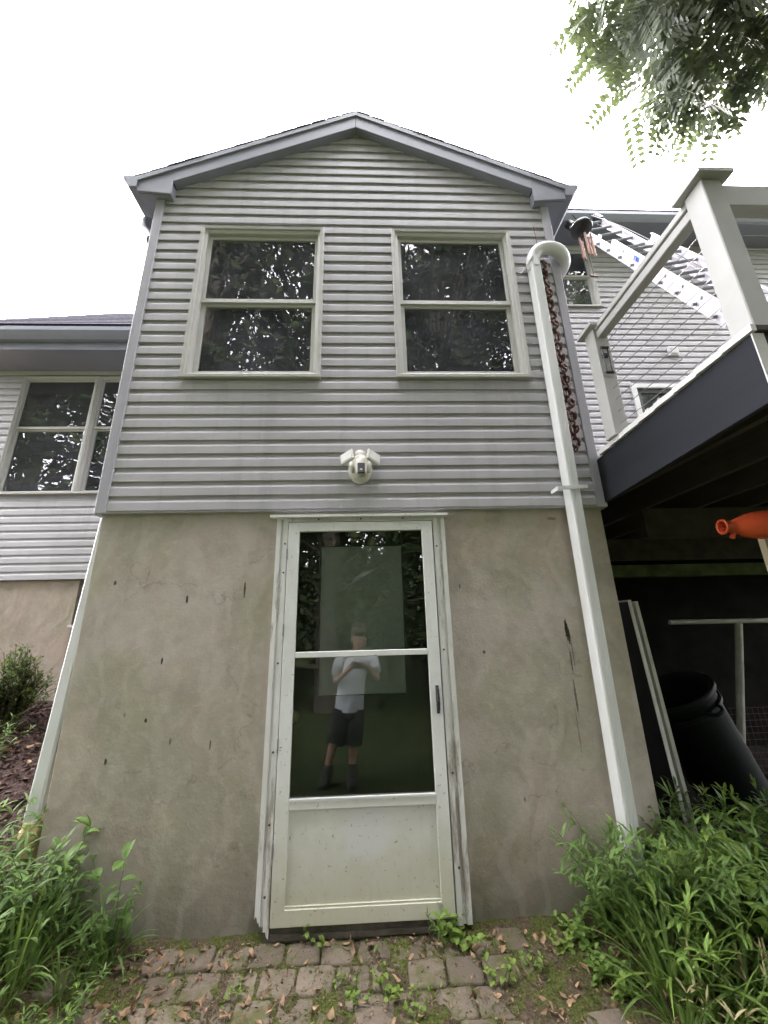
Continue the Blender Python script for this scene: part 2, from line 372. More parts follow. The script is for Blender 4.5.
# ------------------------------------------------------------------ ground
def gz(x, y):
    z = -.075 + .11*min(y, 0) if y > -2.8 else -.383-.02*(-2.8-y)
    z = max(z, -1.2)
    if y < -18: z += 9*sm(-18, -40, y)  # unseen hill added to block sky glints in the storm door
    if y > 0: z = -.075
    z += .42*sm(-1.2, -1.8, x)*sm(-.75, .05, y)
    z += .17*max(0, min(y, 2.2))*sm(-1.7, -2.1, x)
    z += .10*sm(1.0, 1.9, x)*sm(-.7, .1, y)
    return z
def graded(core0, core1, step, far):
    c = [core0+i*step for i in range(int((core1-core0)/step)+1)]
    g, s = [], step
    p = core1
    while p < far: s *= 1.45; p += s; g.append(p)
    q, s, h = core0, step, []
    while q > -far: s *= 1.45; q -= s; h.append(q)
    return h[::-1]+c+g
gx, gy = graded(-4.4, 3.6, .08, 700), graded(-3.2, 2.4, .08, 700)
gv = [(x, y, gz(x, y)+(.016*noise.noise(Vector((x*4, y*4, 0)))+.02*noise.noise(Vector((x*1.3, y*1.3, 5))) if abs(x) < 6 and abs(y) < 5 else 0)-.012) for y in gy for x in gx]
nx = len(gx)
gf = [(j*nx+i, j*nx+i+1, (j+1)*nx+i+1, (j+1)*nx+i) for j in range(len(gy)-1) for i in range(nx-1)]
gm = MB(); gm.v, gm.f = gv, gf
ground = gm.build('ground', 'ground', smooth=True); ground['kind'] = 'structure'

# paved path: tumbled pavers, each its own piece
def paver_mesh(seed, L, W):
    rnd = random.Random(seed); bm = bmesh.new()
    rc = .018
    pts = []
    for cx, cy, a0 in ((L/2-rc, W/2-rc, 0), (-L/2+rc, W/2-rc, 90), (-L/2+rc, -W/2+rc, 180), (L/2-rc, -W/2+rc, 270)):
        for k in range(3):
            a = R(a0+45*k); pts.append((cx+rc*math.cos(a), cy+rc*math.sin(a)))
    pts = [(x+rnd.uniform(-.004, .004), y+rnd.uniform(-.004, .004)) for x, y in pts]
    def loop(sc, z): return [bm.verts.new((x*sc, y*sc, z+rnd.uniform(-.0015, .0015))) for x, y in pts]
    a, b, c, d = loop(1, -.06), loop(1, -.010), loop(.965, -.003), loop(.88, 0)
    for p, q in ((a, b), (b, c), (c, d)):
        for k in range(12): bm.faces.new((p[k], p[(k+1) % 12], q[(k+1) % 12], q[k]))
    ce = bm.verts.new((0, 0, .001))
    for k in range(12): bm.faces.new((d[k], d[(k+1) % 12], ce))
    me = bpy.data.meshes.new('paver'); bm.to_mesh(me); bm.free()
    for f in me.polygons: f.use_smooth = True
    me.materials.append(MT['paver']); return me
path_base = MB()
pvx = [-1.55+i*.1 for i in range(33)]
path = B(-1.5, 1.62, -1.02, -.02, -.45, -.30).build('paved_path', 'ground'); path['kind'] = 'structure'
pm = [paver_mesh(k, .152+.006*(k % 3), .124) for k in range(8)]
ROWS = [-.02-.1285*i for i in range(8)]
rp = random.Random(11)
for ri, yr in enumerate(ROWS):
    x = -1.42 + (.078 if ri % 2 else 0) + rp.uniform(-.01, .01)
    while x < 1.62:
        zc = gz(x, yr-.06)
        if zc < .12 and x > -1.38:
            o = bpy.data.objects.new('paver', rp.choice(pm)); col.objects.link(o)
            o.location = (x, yr-.062, zc+.014+rp.uniform(-.007, .006)); o.rotation_euler = (R(rp.uniform(-2, 2))+R(6.2), R(rp.uniform(-2.5, 2.5)), R(rp.uniform(-2, 2)))
            o.parent = path
        x += .163+rp.uniform(-.003, .006)
# moss and soil lying in and over the joints
mg = MB(); st = .011; nxm = int(3.3/st); nym = int(1.15/st)
mv = []
for j in range(nym+1):
    y = .025-j*st
    for i in range(nxm+1):
        x = -1.62+i*st
        p = Vector((x, y, 0))
        n1 = noise.fractal(p*3.1, 1, 2, 5); n2 = noise.fractal(p*16, .9, 2, 4)
        cover = .75*sm(.35, 1.1, x) + .65*sm(-.75, -1.25, x) + .75*sm(-.08, .03, y)
        mv.append((x, y, gz(x, y)+.0082+.013*n1+.007*n2+.016*cover))
mg.v = mv; W1 = nxm+1
mg.f = [(j*W1+i, (j+1)*W1+i, (j+1)*W1+i+1, j*W1+i+1) for j in range(nym) for i in range(nxm)]
mo = mg.build('moss', 'moss', smooth=True, kind='stuff'); tag(mo, 'green moss and dirt spreading over the brick paving joints', 'moss')

# ------------------------------------------------------------------ house
HW, ZS, YB = 1.67, 2.134, 2.2
house = thing('house', 'house with grey lap siding over tan stucco, gabled bay in the middle', 'house', (0, 1.1, -.07))
# stucco basement of the bay
fm = MB()
fm.hexa([(-1.648,.02,-.5),(-.475,.02,-.5),(-.475,.24,-.5),(-1.648,.24,-.5),(-1.648,.02,2.16),(-.475,.02,2.16),(-.475,.24,2.16),(-1.648,.24,2.16)])
fm.box(.515, 1.648, .02, .24, -.5, 2.16)
fm.box(-.475, .515, .021, .24, 2.055, 2.16)
fm.box(-1.648, -1.45, .24, YB, -.5, 2.16); fm.box(1.45, 1.648, .24, YB, -.5, 2.16)
found = fm.build('basement_wall', 'stucco', house, bevel=.006)
inn = MB(); inn.box(-1.44, 1.44, .9, .95, -.3, 2.1); inn.box(-1.44, -1.40, .25, .9, -.3, 2.1); inn.box(1.40, 1.44, .25, .9, -.3, 2.1); inn.box(-1.44, 1.44, .25, .95, 2.1, 2.14); inn.box(-1.44, 1.44, .25, .95, -.34, -.3)
inn.build('basement_interior', 'interior', house)

rs = random.Random(3)
PROF = [(.004, .004), (-.0145, .0), (-.016, .004), (-.0145, .056), (-.0125, .062), (-.004, .0755), (-.003, .080), (-.0025, .106)]
def siding(parent, y0, z0, z1, segs_at, pitch=.1, xlim=None, name='siding_board'):
    z = z0; k = 0
    while z < z1-.02:
        for xa, xb in segs_at(z, z+pitch):
            n = max(2, int((xb-xa)/.22)+1); mb = MB(); grid = []
            jz = [rs.gauss(0, .0004) for _ in range(n)]; jy = [rs.gauss(0, .0004) for _ in range(n)]
            for py, pz in PROF:
                zz = min(z+pz*pitch/.1, z1)
                row = []
                for i in range(n):
                    t = i/(n-1); a, b = xa, xb
                    if xlim:
                        L = max(.004, xlim(zz)); a, b = max(a, -L), min(b, L)
                        if a > b: a = b = max(-L, min(L, (xa+xb)/2))
                    row.append(len(mb.v)); mb.v.append((a+(b-a)*t, y0+py+jy[i], zz+jz[i]*(1 if pz < .07 else 0)))
                grid.append(row)
            for r1, r2 in zip(grid, grid[1:]):
                for i in range(n-1): mb.f.append((r1[i], r1[i+1], r2[i+1], r2[i]))
            mb.build(name, 'siding', parent, smooth=False)
        z += pitch; k += 1
WINS = [(-1.267, -.265, 3.121, 4.576), (.288, 1.290, 3.121, 4.576)]
def cuts(xa, xb, wins):
    def f(z0, z1):
        segs = [(xa, xb)]
        for a, b, c, d in wins:
            if z1 > c+.012 and z0 < d-.012:
                out = []
                for p, q in segs:
                    if b <= p or a >= q: out.append((p, q)); continue
                    if a+.02 > p+.01: out.append((p, a+.02))
                    if b-.02 < q-.01: out.append((b-.02, q))
                segs = out
        return segs
    return f
# sheathing behind the boards
sh = MB()
def wall_with_holes(mb, x0, x1, z0, z1, y0, y1, wins):
    xs = sorted(set([x0, x1]+[v for w_ in wins for v in w_[:2]])); zs = sorted(set([z0, z1]+[v for w_ in wins for v in w_[2:]]))
    for i in range(len(xs)-1):
        for j in range(len(zs)-1):
            cx, cz = (xs[i]+xs[i+1])/2, (zs[j]+zs[j+1])/2
            if any(a < cx < b and c < cz < d for a, b, c, d in wins): continue
            if cx < x0 or cx > x1 or cz < z0 or cz > z1: continue
            mb.box(xs[i], xs[i+1], y0, y1, zs[j], zs[j+1])
wall_with_holes(sh, -1.655, 1.655, 2.165, 4.85, .006, .14, [(a+.03, b-.03, c+.03, d-.03) for a, b, c, d in WINS])
sh.box(-1.655, -1.6, .141, YB, 2.165, 4.79); sh.box(1.6, 1.655, .141, YB, 2.165, 4.79)
sh.add([(-1.655,.006,4.851),(1.655,.006,4.851),(0,.006,5.69),(-1.655,.14,4.851),(1.655,.14,4.851),(0,.14,5.69)], [(0,1,2),(3,5,4),(0,3,4,1),(1,4,5,2),(2,5,3,0)])
gwall = sh.build('bay_wall', 'corner', house)
siding(gwall, 0, ZS, 5.78, cuts(-1.615, 1.615, WINS), .1, lambda z: min(1.615, (5.752-z)/.485))
for a, b, c, d in WINS:
    B(a+.021, b-.021, -.0135, .003, 3.036, 3.112).build('siding_board', 'siding', gwall)
# starter drip under the first course, corner posts
B(-1.64, 1.64, -.012, .03, ZS-.012, ZS-.001).build('starter_strip', 'corner', gwall)
for s in (-1, 1):
    mb = MB()
    x0, x1 = (s*1.604, s*1.674) if s > 0 else (s*1.674, s*1.604)
    mb.box(x0, x1, -.024, .006, ZS-.014, 4.885)
    xo = s*1.656, s*1.679
    mb.box(min(xo), max(xo), .0065, .08, ZS-.014, 4.79)
    mb.build('corner_board', 'corner', gwall, bevel=.004)

# windows ----------------------------------------------------------
def double_hung(x0, x1, z0, z1, y0, zm, label=None, s=1.0, curtain=False, name='window'):
    """casing is the part; frame, sashes and panes are its sub-parts"""
    cs = MB().ring(x0, x1, z0, z1, .032*s, .032*s, .030*s, .030*s, y0-.036, y0+.008, .004)
    part = cs.build(name, 'trim', house, bevel=.0035, label=label)
    a, b, c, d = x0+.0325*s, x1-.0325*s, z0+.031*s, z1-.031*s
    MB().ring(a, b, c, d, .022*s, .022*s, .028*s, .024*s, y0-.022, y0+.10, .010).build('frame', 'trim', part, bevel=.002)
    B(x0-.004, x1+.004, y0-.050, y0-.0365, z0-.006, z0+.022).build('sill', 'trim', part, bevel=.003)
    a2, b2, c2, d2 = a+.023*s, b-.023*s, c+.025*s, d-.029*s
    MB().ring(a2, b2, zm-.018, d2, .026*s, .026*s, .03*s, .040, y0+.012, y0+.040, .004).build('upper_sash', 'trim', part, bevel=.002)
    MB().ring(a2, b2, c2, zm-.0185, .034*s, .034*s, .020, .048*s, y0+.030, y0+.062, .005).build('lower_sash', 'trim', part, bevel=.002)
    B(a2+.02, b2-.02, y0+.024, y0+.028, zm+.015, d2-.02).build('pane', 'glass', part)
    B(a2+.03, b2-.03, y0+.045, y0+.049, c2+.04, zm-.03).build('pane', 'glass', part)
    return part
wl = double_hung(*WINS[0], 0, 3.853, 'left of the two windows over the door')
wr = double_hung(*WINS[1], 0, 3.853, 'right of the two windows over the door')
# the dark room behind the two windows
rm = MB(); rm.box(-1.59, 1.59, 1.6, 1.65, 2.3, 4.78); rm.box(-1.595, -1.56, .15, 1.6, 2.3, 4.78); rm.box(1.56, 1.595, .15, 1.6, 2.3, 4.78)
rm.box(-1.59, 1.59, .15, 1.65, 4.785, 4.82); rm.build('bay_room', 'interior', house)
B(-1.59, 1.59, .15, 1.65, 2.26, 2.298).build('bay_room_floor', 'floorwood', house)
def curtain(x0, x1, z0, z1, y, parent, m='curtain', amp=.02, waves=5):
    mb = MB(); n = waves*8
    for i in range(n+1):
        t = i/n; yy = y+amp*math.sin(t*waves*2*math.pi)
        mb.v += [(x0+(x1-x0)*t, yy, z0), (x0+(x1-x0)*t, yy, z1), (x0+(x1-x0)*t, yy+.004, z0), (x0+(x1-x0)*t, yy+.004, z1)]
    for i in range(n):
        o = i*4; mb.f += [(o, o+4, o+5, o+1), (o+2, o+3, o+7, o+6), (o+1, o+5, o+7, o+3), (o, o+2, o+6, o+4)]
    return mb.build('curtain', m, parent, smooth=True)
curtain(1.07, 1.27, 3.1, 4.55, .17, wr, waves=3)
curtain(-.36, -.27, 3.1, 4.55, .17, wl, waves=1)

# gable roof -------------------------------------------------------
def slope_z(x, top): return top-.492*abs(x)
rf = MB()
for s in (-1, 1):
    X = 1.82
    pts = [(0,-.085,5.940),(s*X,-.085,5.940-.492*X),(s*X,2.6,5.940-.492*X),(0,2.6,5.940)]
    low = [(x, y, z-.045) for x, y, z in pts]
    rf.add(low+pts, [(0,3,2,1),(4,5,6,7),(0,1,5,4),(1,2,6,5),(2,3,7,6),(3,0,4,7)] if s > 0 else [(0,1,2,3),(4,7,6,5),(0,4,5,1),(1,5,6,2),(2,6,7,3),(3,7,4,0)])
roof = rf.build('bay_roof', 'roof', house)
for s in (-1, 1):
    nc = 14
    for i in range(nc):      # shingle courses from eave to ridge
        xa, xb = 1.85-i*.132, 1.85-(i+1)*.13-.02
        if xb < 0: xb = 0
        za, zb = 5.940-.492*xa, 5.940-.492*xb
        e = rs.uniform(-.006, .006)
        mb = MB(); y0 = -.094+e*.5
        mb.hexa([(s*xa,y0,za+.004),(s*xb,y0,zb+.001),(s*xb,2.6,zb+.001),(s*xa,2.6,za+.004),(s*xa,y0,za+.016),(s*xb,y0,zb+.009),(s*xb,2.6,zb+.009),(s*xa,2.6,za+.016)])
        mb.build('shingle_course', 'roof', roof)
    # rake fascia, soffit, eave return
    def q(x, y, z): return (s*x, y, z)
    lo = lambda x: 5.741-.483*x
    hi = lambda x: 5.936-.492*x
    m1 = MB(); m1.hexa([q(.0005,-.08,lo(0)),q(1.53,-.08,lo(1.53)),q(1.53,-.060,lo(1.53)),q(.0005,-.060,lo(0)),q(.0005,-.08,hi(0)),q(1.53,-.08,hi(1.53)),q(1.53,-.060,hi(1.53)),q(.0005,-.060,hi(0))])
    m1.hexa([q(1.5305,-.079,4.860),q(1.812,-.079,4.890),q(1.812,-.060,4.890),q(1.5305,-.060,4.860),q(1.5305,-.079,hi(1.5305)),q(1.812,-.079,hi(1.812)),q(1.812,-.060,hi(1.812)),q(1.5305,-.060,hi(1.5305))])
    m1.build('rake_fascia', 'fascia', roof, bevel=.003)
    # thin drip edge along the top of the rake board
    m4 = MB(); m4.hexa([q(.0005,-.091,hi(0)-.05),q(1.815,-.091,hi(1.815)-.05),q(1.815,-.0805,hi(1.815)-.05),q(.0005,-.0805,hi(0)-.05),q(.0005,-.091,hi(0)),q(1.815,-.091,hi(1.815)),q(1.815,-.0805,hi(1.815)),q(.0005,-.0805,hi(0))])
    m4.build('drip_edge', 'fascia', roof)
    m2 = MB(); m2.hexa([q(0,-.059,lo(0)+.004),q(1.53,-.059,lo(1.53)+.004),q(1.53,.006,lo(1.53)+.004),q(0,.006,lo(0)+.004),q(0,-.059,lo(0)+.016),q(1.53,-.059,lo(1.53)+.016),q(1.53,.006,lo(1.53)+.016),q(0,.006,lo(0)+.016)])
    m2.build('rake_soffit', 'fascia', roof)
    m3 = MB(); m3.hexa([q(1.535,-.0595,4.861),q(1.808,-.0595,4.887),q(1.808,2.2,4.887),q(1.535,-.0,4.861),q(1.535,-.0595,4.875),q(1.808,-.0595,4.901),q(1.808,2.2,4.901),q(1.535,-.0,4.875)])
    m3.build('eave_soffit', 'fascia', roof)
    MB().hexa([q(1.532,-.0595,4.855),q(1.552,-.0595,4.855),q(1.552,-.001,4.855),q(1.532,-.001,4.855),q(1.532,-.0595,4.985),q(1.552,-.0595,4.985),q(1.552,-.001,4.985),q(1.532,-.001,4.985)]).build('eave_return', 'fascia', roof)
    # K gutter
    prof = [(1.814,4.922),(1.877,4.922),(1.899,4.960),(1.932,5.005),(1.932,5.045),(1.925,5.045),(1.925,5.010),(1.892,4.965),(1.872,4.928),(1.820,4.928),(1.820,5.035),(1.814,5.035)]
    mg2 = MB(); n = len(prof); ys = (-.088, 2.2)
    for y in ys: mg2.v += [q(x, y, z) for x, z in prof]
    for k in range(n):
        j = (k+1) % n; mg2.f.append((k, j, n+j, n+k))
    mg2.f.append(tuple(range(n))); mg2.f.append(tuple(range(2*n-1, n-1, -1)))
    cap = [(1.814,4.922),(1.877,4.922),(1.899,4.960),(1.932,5.005),(1.932,5.045),(1.814,5.045)]
    o = len(mg2.v); mg2.v += [q(x, -.091, z) for x, z in cap]+[q(x, -.0885, z) for x, z in cap]
    mg2.f += [tuple(o+k for k in range(6)), tuple(o+11-k for k in range(6))]+[(o+k, o+(k+1)%6, o+6+(k+1)%6, o+6+k) for k in range(6)]
    mg2.build('gutter', 'fascia', roof)

# left wing --------------------------------------------------------
LX0 = -5.05
LW = [(-4.55, -3.585, 3.05, 4.735), (-3.555, -2.60, 3.05, 4.735)]
lw = MB(); wall_with_holes(lw, LX0, -1.66, 2.0, 4.83, YB+.006, YB+.15, [(LW[0][0]+.03, LW[1][1]-.03, 3.08, 4.705)])
lw.box(LX0, LX0+.15, YB+.151, 6, 2, 4.83)
lwall = lw.build('left_wing_wall', 'corner', house)
siding(lwall, YB, 2.0, 4.76, cuts(LX0, -1.68, [(LW[0][0], LW[1][1], 3.05, 4.735)]), .0985)
B(LX0, -1.68, YB-.022, YB+.005, 4.765, 4.825).build('frieze_board', 'trim', lwall)
fl = MB(); fl.box(LX0+.02, -3.32, YB+.03, YB+.25, -.4, 1.995); fl.box(-2.75, -1.66, YB+.03, YB+.25, -.4, 1.995); fl.box(-3.32, -2.75, YB+.031, YB+.25, -.4, 1.49); fl.box(-3.32, -2.75, YB+.24, YB+.26, 1.49, 1.995)
fl.build('left_wing_foundation', 'stucco2', house)
for (a, b, c, d), lb in zip(LW, ('wide window at the left edge', 'narrow window half hidden by the bay')):
    double_hung(a, b, c, d, YB, 3.98, lb, .6)
B(-3.5848, -3.5552, YB-.04, YB+.02, 3.05, 4.735).build('mullion', 'trim', house, label='white mullion between the left wing windows')
r2 = MB(); r2.box(LX0+.2, -1.7, 4.2, 4.25, 2.2, 4.8); r2.box(LX0+.16, LX0+.2, YB+.16, 4.2, 2.2, 4.8); r2.box(-1.70, -1.66, YB+.16, 4.2, 2.2, 4.8); r2.box(LX0+.16, -1.66, YB+.16, 4.25, 4.805, 4.83); r2.box(LX0+.16, -1.66, YB+.16, 4.25, 2.1, 2.19)
r2.build('left_wing_room', 'interior', house)
bw = MB().ring(-3.318, -2.752, 1.492, 1.993, .05, .05, .05, .05, YB+.035, YB+.12).build('basement_window', 'thresh', house)
B(-3.27, -2.80, YB+.08, YB+.085, 1.54, 1.945).build('pane', 'glass', bw)
B(-3.34, -2.74, YB+.005, YB+.029, 1.462, 1.49).build('sill', 'edge', bw)
# eave, gutter and steep hipped roof of the left wing
ev = MB(); ev.box(LX0-.30, -1.80, 1.765, 2.205, 4.826, 4.842); lsoff = ev.build('left_wing_soffit', 'fascia', house)
B(LX0-.30, -1.80, 1.745, 1.765, 4.82, 5.10).build('fascia_board', 'fascia', lsoff)
gp = [(1.744,4.93),(1.690,4.93),(1.668,4.97),(1.640,5.03),(1.640,5.085),(1.648,5.085),(1.648,5.035),(1.675,4.975),(1.694,4.937),(1.738,4.937),(1.738,5.08),(1.744,5.08)]
gm2 = MB()
for x in (LX0-.30, -1.905): gm2.v += [(x, y, z) for y, z in gp]
gm2.f = [(k, (k+1) % 12, 12+(k+1) % 12, 12+k) for k in range(12)]+[tuple(range(12)), tuple(range(23, 11, -1))]
gm2.build('gutter', 'fascia', lsoff)
s_ = 1.1; ex = LX0-.28
def rp_(x, y): return (x, y, 5.125+s_*(y-1.66))
lr = MB(); P4 = [rp_(ex, 1.66), rp_(-1.2, 1.66), rp_(-1.2, 2.9), rp_(ex+1.24, 2.9)]
lr.add(P4+[(x, y, z-.05) for x, y, z in P4]+[(ex, 6, 5.125), (ex, 6, 5.075), (ex+1.24, 4.8, P4[3][2]), (-1.2, 4.8, P4[3][2])],
       [(0,1,2,3),(4,7,6,5),(0,4,5,1),(1,5,6,2),(0,3,10,8),(3,2,11,10)])
lroof = lr.build('left_wing_roof', 'roof', house)
for i in range(9):          # shingle courses
    y0, y1 = 1.655+i*.14, 1.655+(i+1)*.14+.01
    xl0, xl1 = ex+(y0-1.66)*1.0, ex+(y1-1.66)*1.0
    a0, a1, b1, b0 = rp_(xl0, y0), rp_(-1.2, y0), rp_(-1.2, y1), rp_(xl1, y1)
    up_ = lambda p, k: (p[0], p[1]-k*.74, p[2]+k*.67)
    MB().hexa([up_(a0,.002), up_(a1,.002), up_(b1,.001), up_(b0,.001), up_(a0,.014), up_(a1,.014), up_(b1,.006), up_(b0,.006)]).build('shingle_course', 'roof', lroof)

# right wing -------------------------------------------------------
RX1 = 9.0
RW = (2.74, 3.685, 5.99, 7.20); RD = (3.84, 5.72, 2.50, 4.625)
rw = MB(); wall_with_holes(rw, 1.66, RX1, 2.3, 7.40, YB+.006, YB+.15, [(RW[0]+.03, RW[1]-.03, RW[2]+.03, RW[3]-.03), (RD[0]+.03, RD[1]-.03, 2.49, RD[3]-.03)])
rwall = rw.build('right_wing_wall', 'corner', house)
siding(rwall, YB, 2.5, 7.25, cuts(1.68, RX1, [RW, RD]), .1)
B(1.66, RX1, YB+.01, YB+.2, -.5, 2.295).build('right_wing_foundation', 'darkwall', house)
double_hung(*RW, YB, 6.63, 'upper window of the right wing beside the ladder')
r3 = MB(); r3.box(1.7, RX1-.1, 4.2, 4.25, 2.4, 7.3); r3.box(1.66, 1.70, YB+.16, 4.2, 2.4, 7.3); r3.box(RX1-.14, RX1-.1, YB+.16, 4.2, 2.4, 7.3); r3.box(1.66, RX1-.1, YB+.16, 4.25, 7.30, 7.34); r3.box(1.66, RX1-.1, YB+.16, 4.25, 2.35, 2.39); r3.box(1.7, RX1-.14, YB+.16, 4.2, 4.9, 5.1)
r3.build('right_wing_room', 'interior', house)
pd = MB().ring(RD[0], RD[1], RD[2]+.005, RD[3], .07, .07, .07, .03, YB-.035, YB+.01).build('patio_door', 'white', house, bevel=.004)
MB().ring(RD[0]+.071, 4.80, RD[2]+.04, RD[3]-.071, .06, .06, .07, .09, YB-.006, YB+.035).build('door_leaf', 'darkdoor', pd)
MB().ring(4.801, RD[1]-.071, RD[2]+.04, RD[3]-.071, .06, .06, .07, .09, YB+.038, YB+.07).build('door_leaf', 'darkdoor', pd)
B(RD[0]+.125, 4.745, YB+.012, YB+.017, RD[2]+.12, RD[3]-.135).build('pane', 'glass', pd)
B(4.855, RD[1]-.125, YB+.052, YB+.057, RD[2]+.12, RD[3]-.135).build('pane', 'glass', pd)
e2 = MB(); e2.box(1.0, RX1, 1.87, YB+.005, 7.255, 7.27); e2.box(1.0, RX1, 1.85, 1.869, 7.25, 7.42); rs2 = e2.build('right_wing_soffit', 'fascia', house)
g3 = MB()
gp3 = [(y+.105, z+2.305) for y, z in gp]
for x in (1.0, RX1): g3.v += [(x, y, z) for y, z in gp3]
g3.f = gm2.f[:]; g3.build('gutter', 'fascia', rs2)
rr = MB(); rr.hexa([(1.0,1.76,7.40),(RX1,1.76,7.40),(RX1,6.5,9.77),(1.0,6.5,9.77),(1.0,1.76,7.45),(RX1,1.76,7.45),(RX1,6.5,9.82),(1.0,6.5,9.82)]); rr.build('right_wing_roof', 'roof', house)
vb = MB().box(4.52, 4.67, YB-.055, YB-.017, 5.10, 5.25).build('dryer_vent', 'white', house, bevel=.006)
B(4.545, 4.645, YB-.068, YB-.0555, 5.125, 5.21).build('flap', 'edge', vb)

# door --------------------------------------------------------------
cm = MB()
def casing_side(xo, xi, jag):
    s = 1 if xi > xo else -1
    a, b = min(xo, xi), max(xo, xi)
    # stepped brickmould: outer, mid and inner strips, with a rotted ragged foot on the left one
    w3 = (b-a)
    for (u0, u1, y) in ((0, .36, -.030), (.362, .62, -.022), (.622, 1, -.034)):
        xa, xb = (a+w3*u0, a+w3*u1) if s > 0 else (b-w3*u1, b-w3*u0)
        n = 5
        top = 2.056
        bot = []
        for i in range(n+1):
            t = i/n
            z = -.035
            if jag: z = .045-.085*((xa+(xb-xa)*t)-a)/w3+rs.uniform(-.018, .014)
            bot.append((xa+(xb-xa)*t, z))
        for i in range(n):
            (p, zp), (q_, zq) = bot[i], bot[i+1]
            cm.hexa([(p,y,zp),(q_,y,zq),(q_,.019,zq),(p,.019,zp),(p,y,top),(q_,y,top),(q_,.019,top),(p,.019,top)])
casing_side(-.514, -.4425, True); casing_side(.560, .4835, False)
cm.box(-.442, .483, -.030, .019, 2.0425, 2.074)
cm.box(-.514, -.4425, -.031, .019, 2.0565, 2.074); cm.box(.4835, .560, -.031, .019, 2.0565, 2.074)
door = cm.build('door', 'casing', house, label='white storm door with two glass panes and kick panel')
dcap = MB(); dcap.box(-.552, .582, -.062, .010, 2.0745, 2.083); dcap.box(-.552, .582, -.062, -.055, 2.066, 2.0744)
dcap.build('drip_cap', 'door', door)
D0, D1 = -.435, .475
MB().ring(-.442, .483, -.002, 2.042, .012, .014, .012, .012, -.008, .018).build('gap_shadow_ring', 'black', door)  # black ring added in the door gap as its dark shadow line
MB().ring(D0, D1, .002, 2.034, .068, .068, .058, .068, -.047, -.012, .003).build('door_frame', 'door', door, bevel=.003)
B(D0+.0685, D1-.0685, -.045, -.014, 1.226, 1.258).build('mid_rail', 'door', door, bevel=.003)
B(D0+.0685, D1-.0685, -.045, -.014, .481, .532).build('lower_rail', 'door', door, bevel=.003)
B(D0+.0685, D1-.0685, -.050, -.0455, .522, .533).build('glass_stop', 'white', door)
kp = MB().box(D0+.0685, D1-.0685, -.030, -.020, .0705, .4805)
kp.box(D0+.0685, D1-.0685, -.040, -.0305, .0705, .079)
kp.build('kick_panel', 'door', door)
B(D0+.06, D1-.06, -.032, -.028, 1.25, 1.985).build('pane', 'dglass', door)
B(D0+.06, D1-.06, -.033, -.029, .525, 1.235).build('pane', 'dglass', door)
hb = MB(); hb.box(.438, .456, -.056, -.0475, .915, 1.06); hb.beam((.447,-.066,.93),(.447,-.085,.985),.014,.014); hb.beam((.447,-.085,.985),(.447,-.066,1.045),.014,.014); hb.box(.4405, .4535, -.07, -.0565, .925, .945); hb.box(.4405, .4535, -.07, -.0565, 1.03, 1.05)
hb.build('handle', 'black', door, bevel=.002)
for z in (.28, .75, 1.35, 1.80):
    B(-.4415, -.4352, -.052, -.036, z, z+.065).build('hinge', 'aludark', door)
scm = MB().tube([(0, 0, 0), (0, -.004, 0)], .006, 8)
sc0 = None
for x, z in ((-.456, 1.90), (-.457, 1.72), (-.462, 1.2), (-.463, .75), (-.463, .42), (-.468, .12), (.500, 1.87), (.503, 1.25), (.508, .62), (.508, .2), (.02, 2.057), (-.25, 2.057), (.29, 2.057)):
    if sc0 is None: sc0 = scm.build('screw', 'thresh', door); me_sc = sc0.data; o = sc0
    else: o = bpy.data.objects.new('screw', me_sc); col.objects.link(o); o.parent = door
    o.location = Vector((x, -.0345, z))-wloc(door)
th = MB().box(-.47, .51, -.028, .20, -.065, -.004); th.box(-.435, .475, -.040, -.0285, -.05, -.028)
th.build('threshold', 'thresh', door)
# inner door behind the storm door
idr = MB()
wall_with_holes(idr, -.44, .48, .0, 2.034, .10, .14, [(-.245, .285, 1.0, 1.905)])
idr.box(-.474, -.441, .021, .145, -.003, 2.05); idr.box(.481, .514, .021, .145, -.003, 2.05)
idoor = idr.build('inner_door', 'darkdoor', door)
MB().ring(-.275, .315, .97, 1.935, .03, .03, .03, .03, .088, .0995).build('lite_frame', 'darkdoor', door)
B(-.244, .284, .108, .112, 1.001, 1.904).build('door_lite', 'blind', door)
MB().lathe([(.0, .0), (.018, .001), (.02, .02), (.032, .035), (.036, .052), (.028, .066), (.0, .070)], 16, Matrix.Translation((-.375, .0995, .905)) @ Matrix.Rotation(R(90), 4, 'X')).build('knob', 'brass', door, smooth=True)

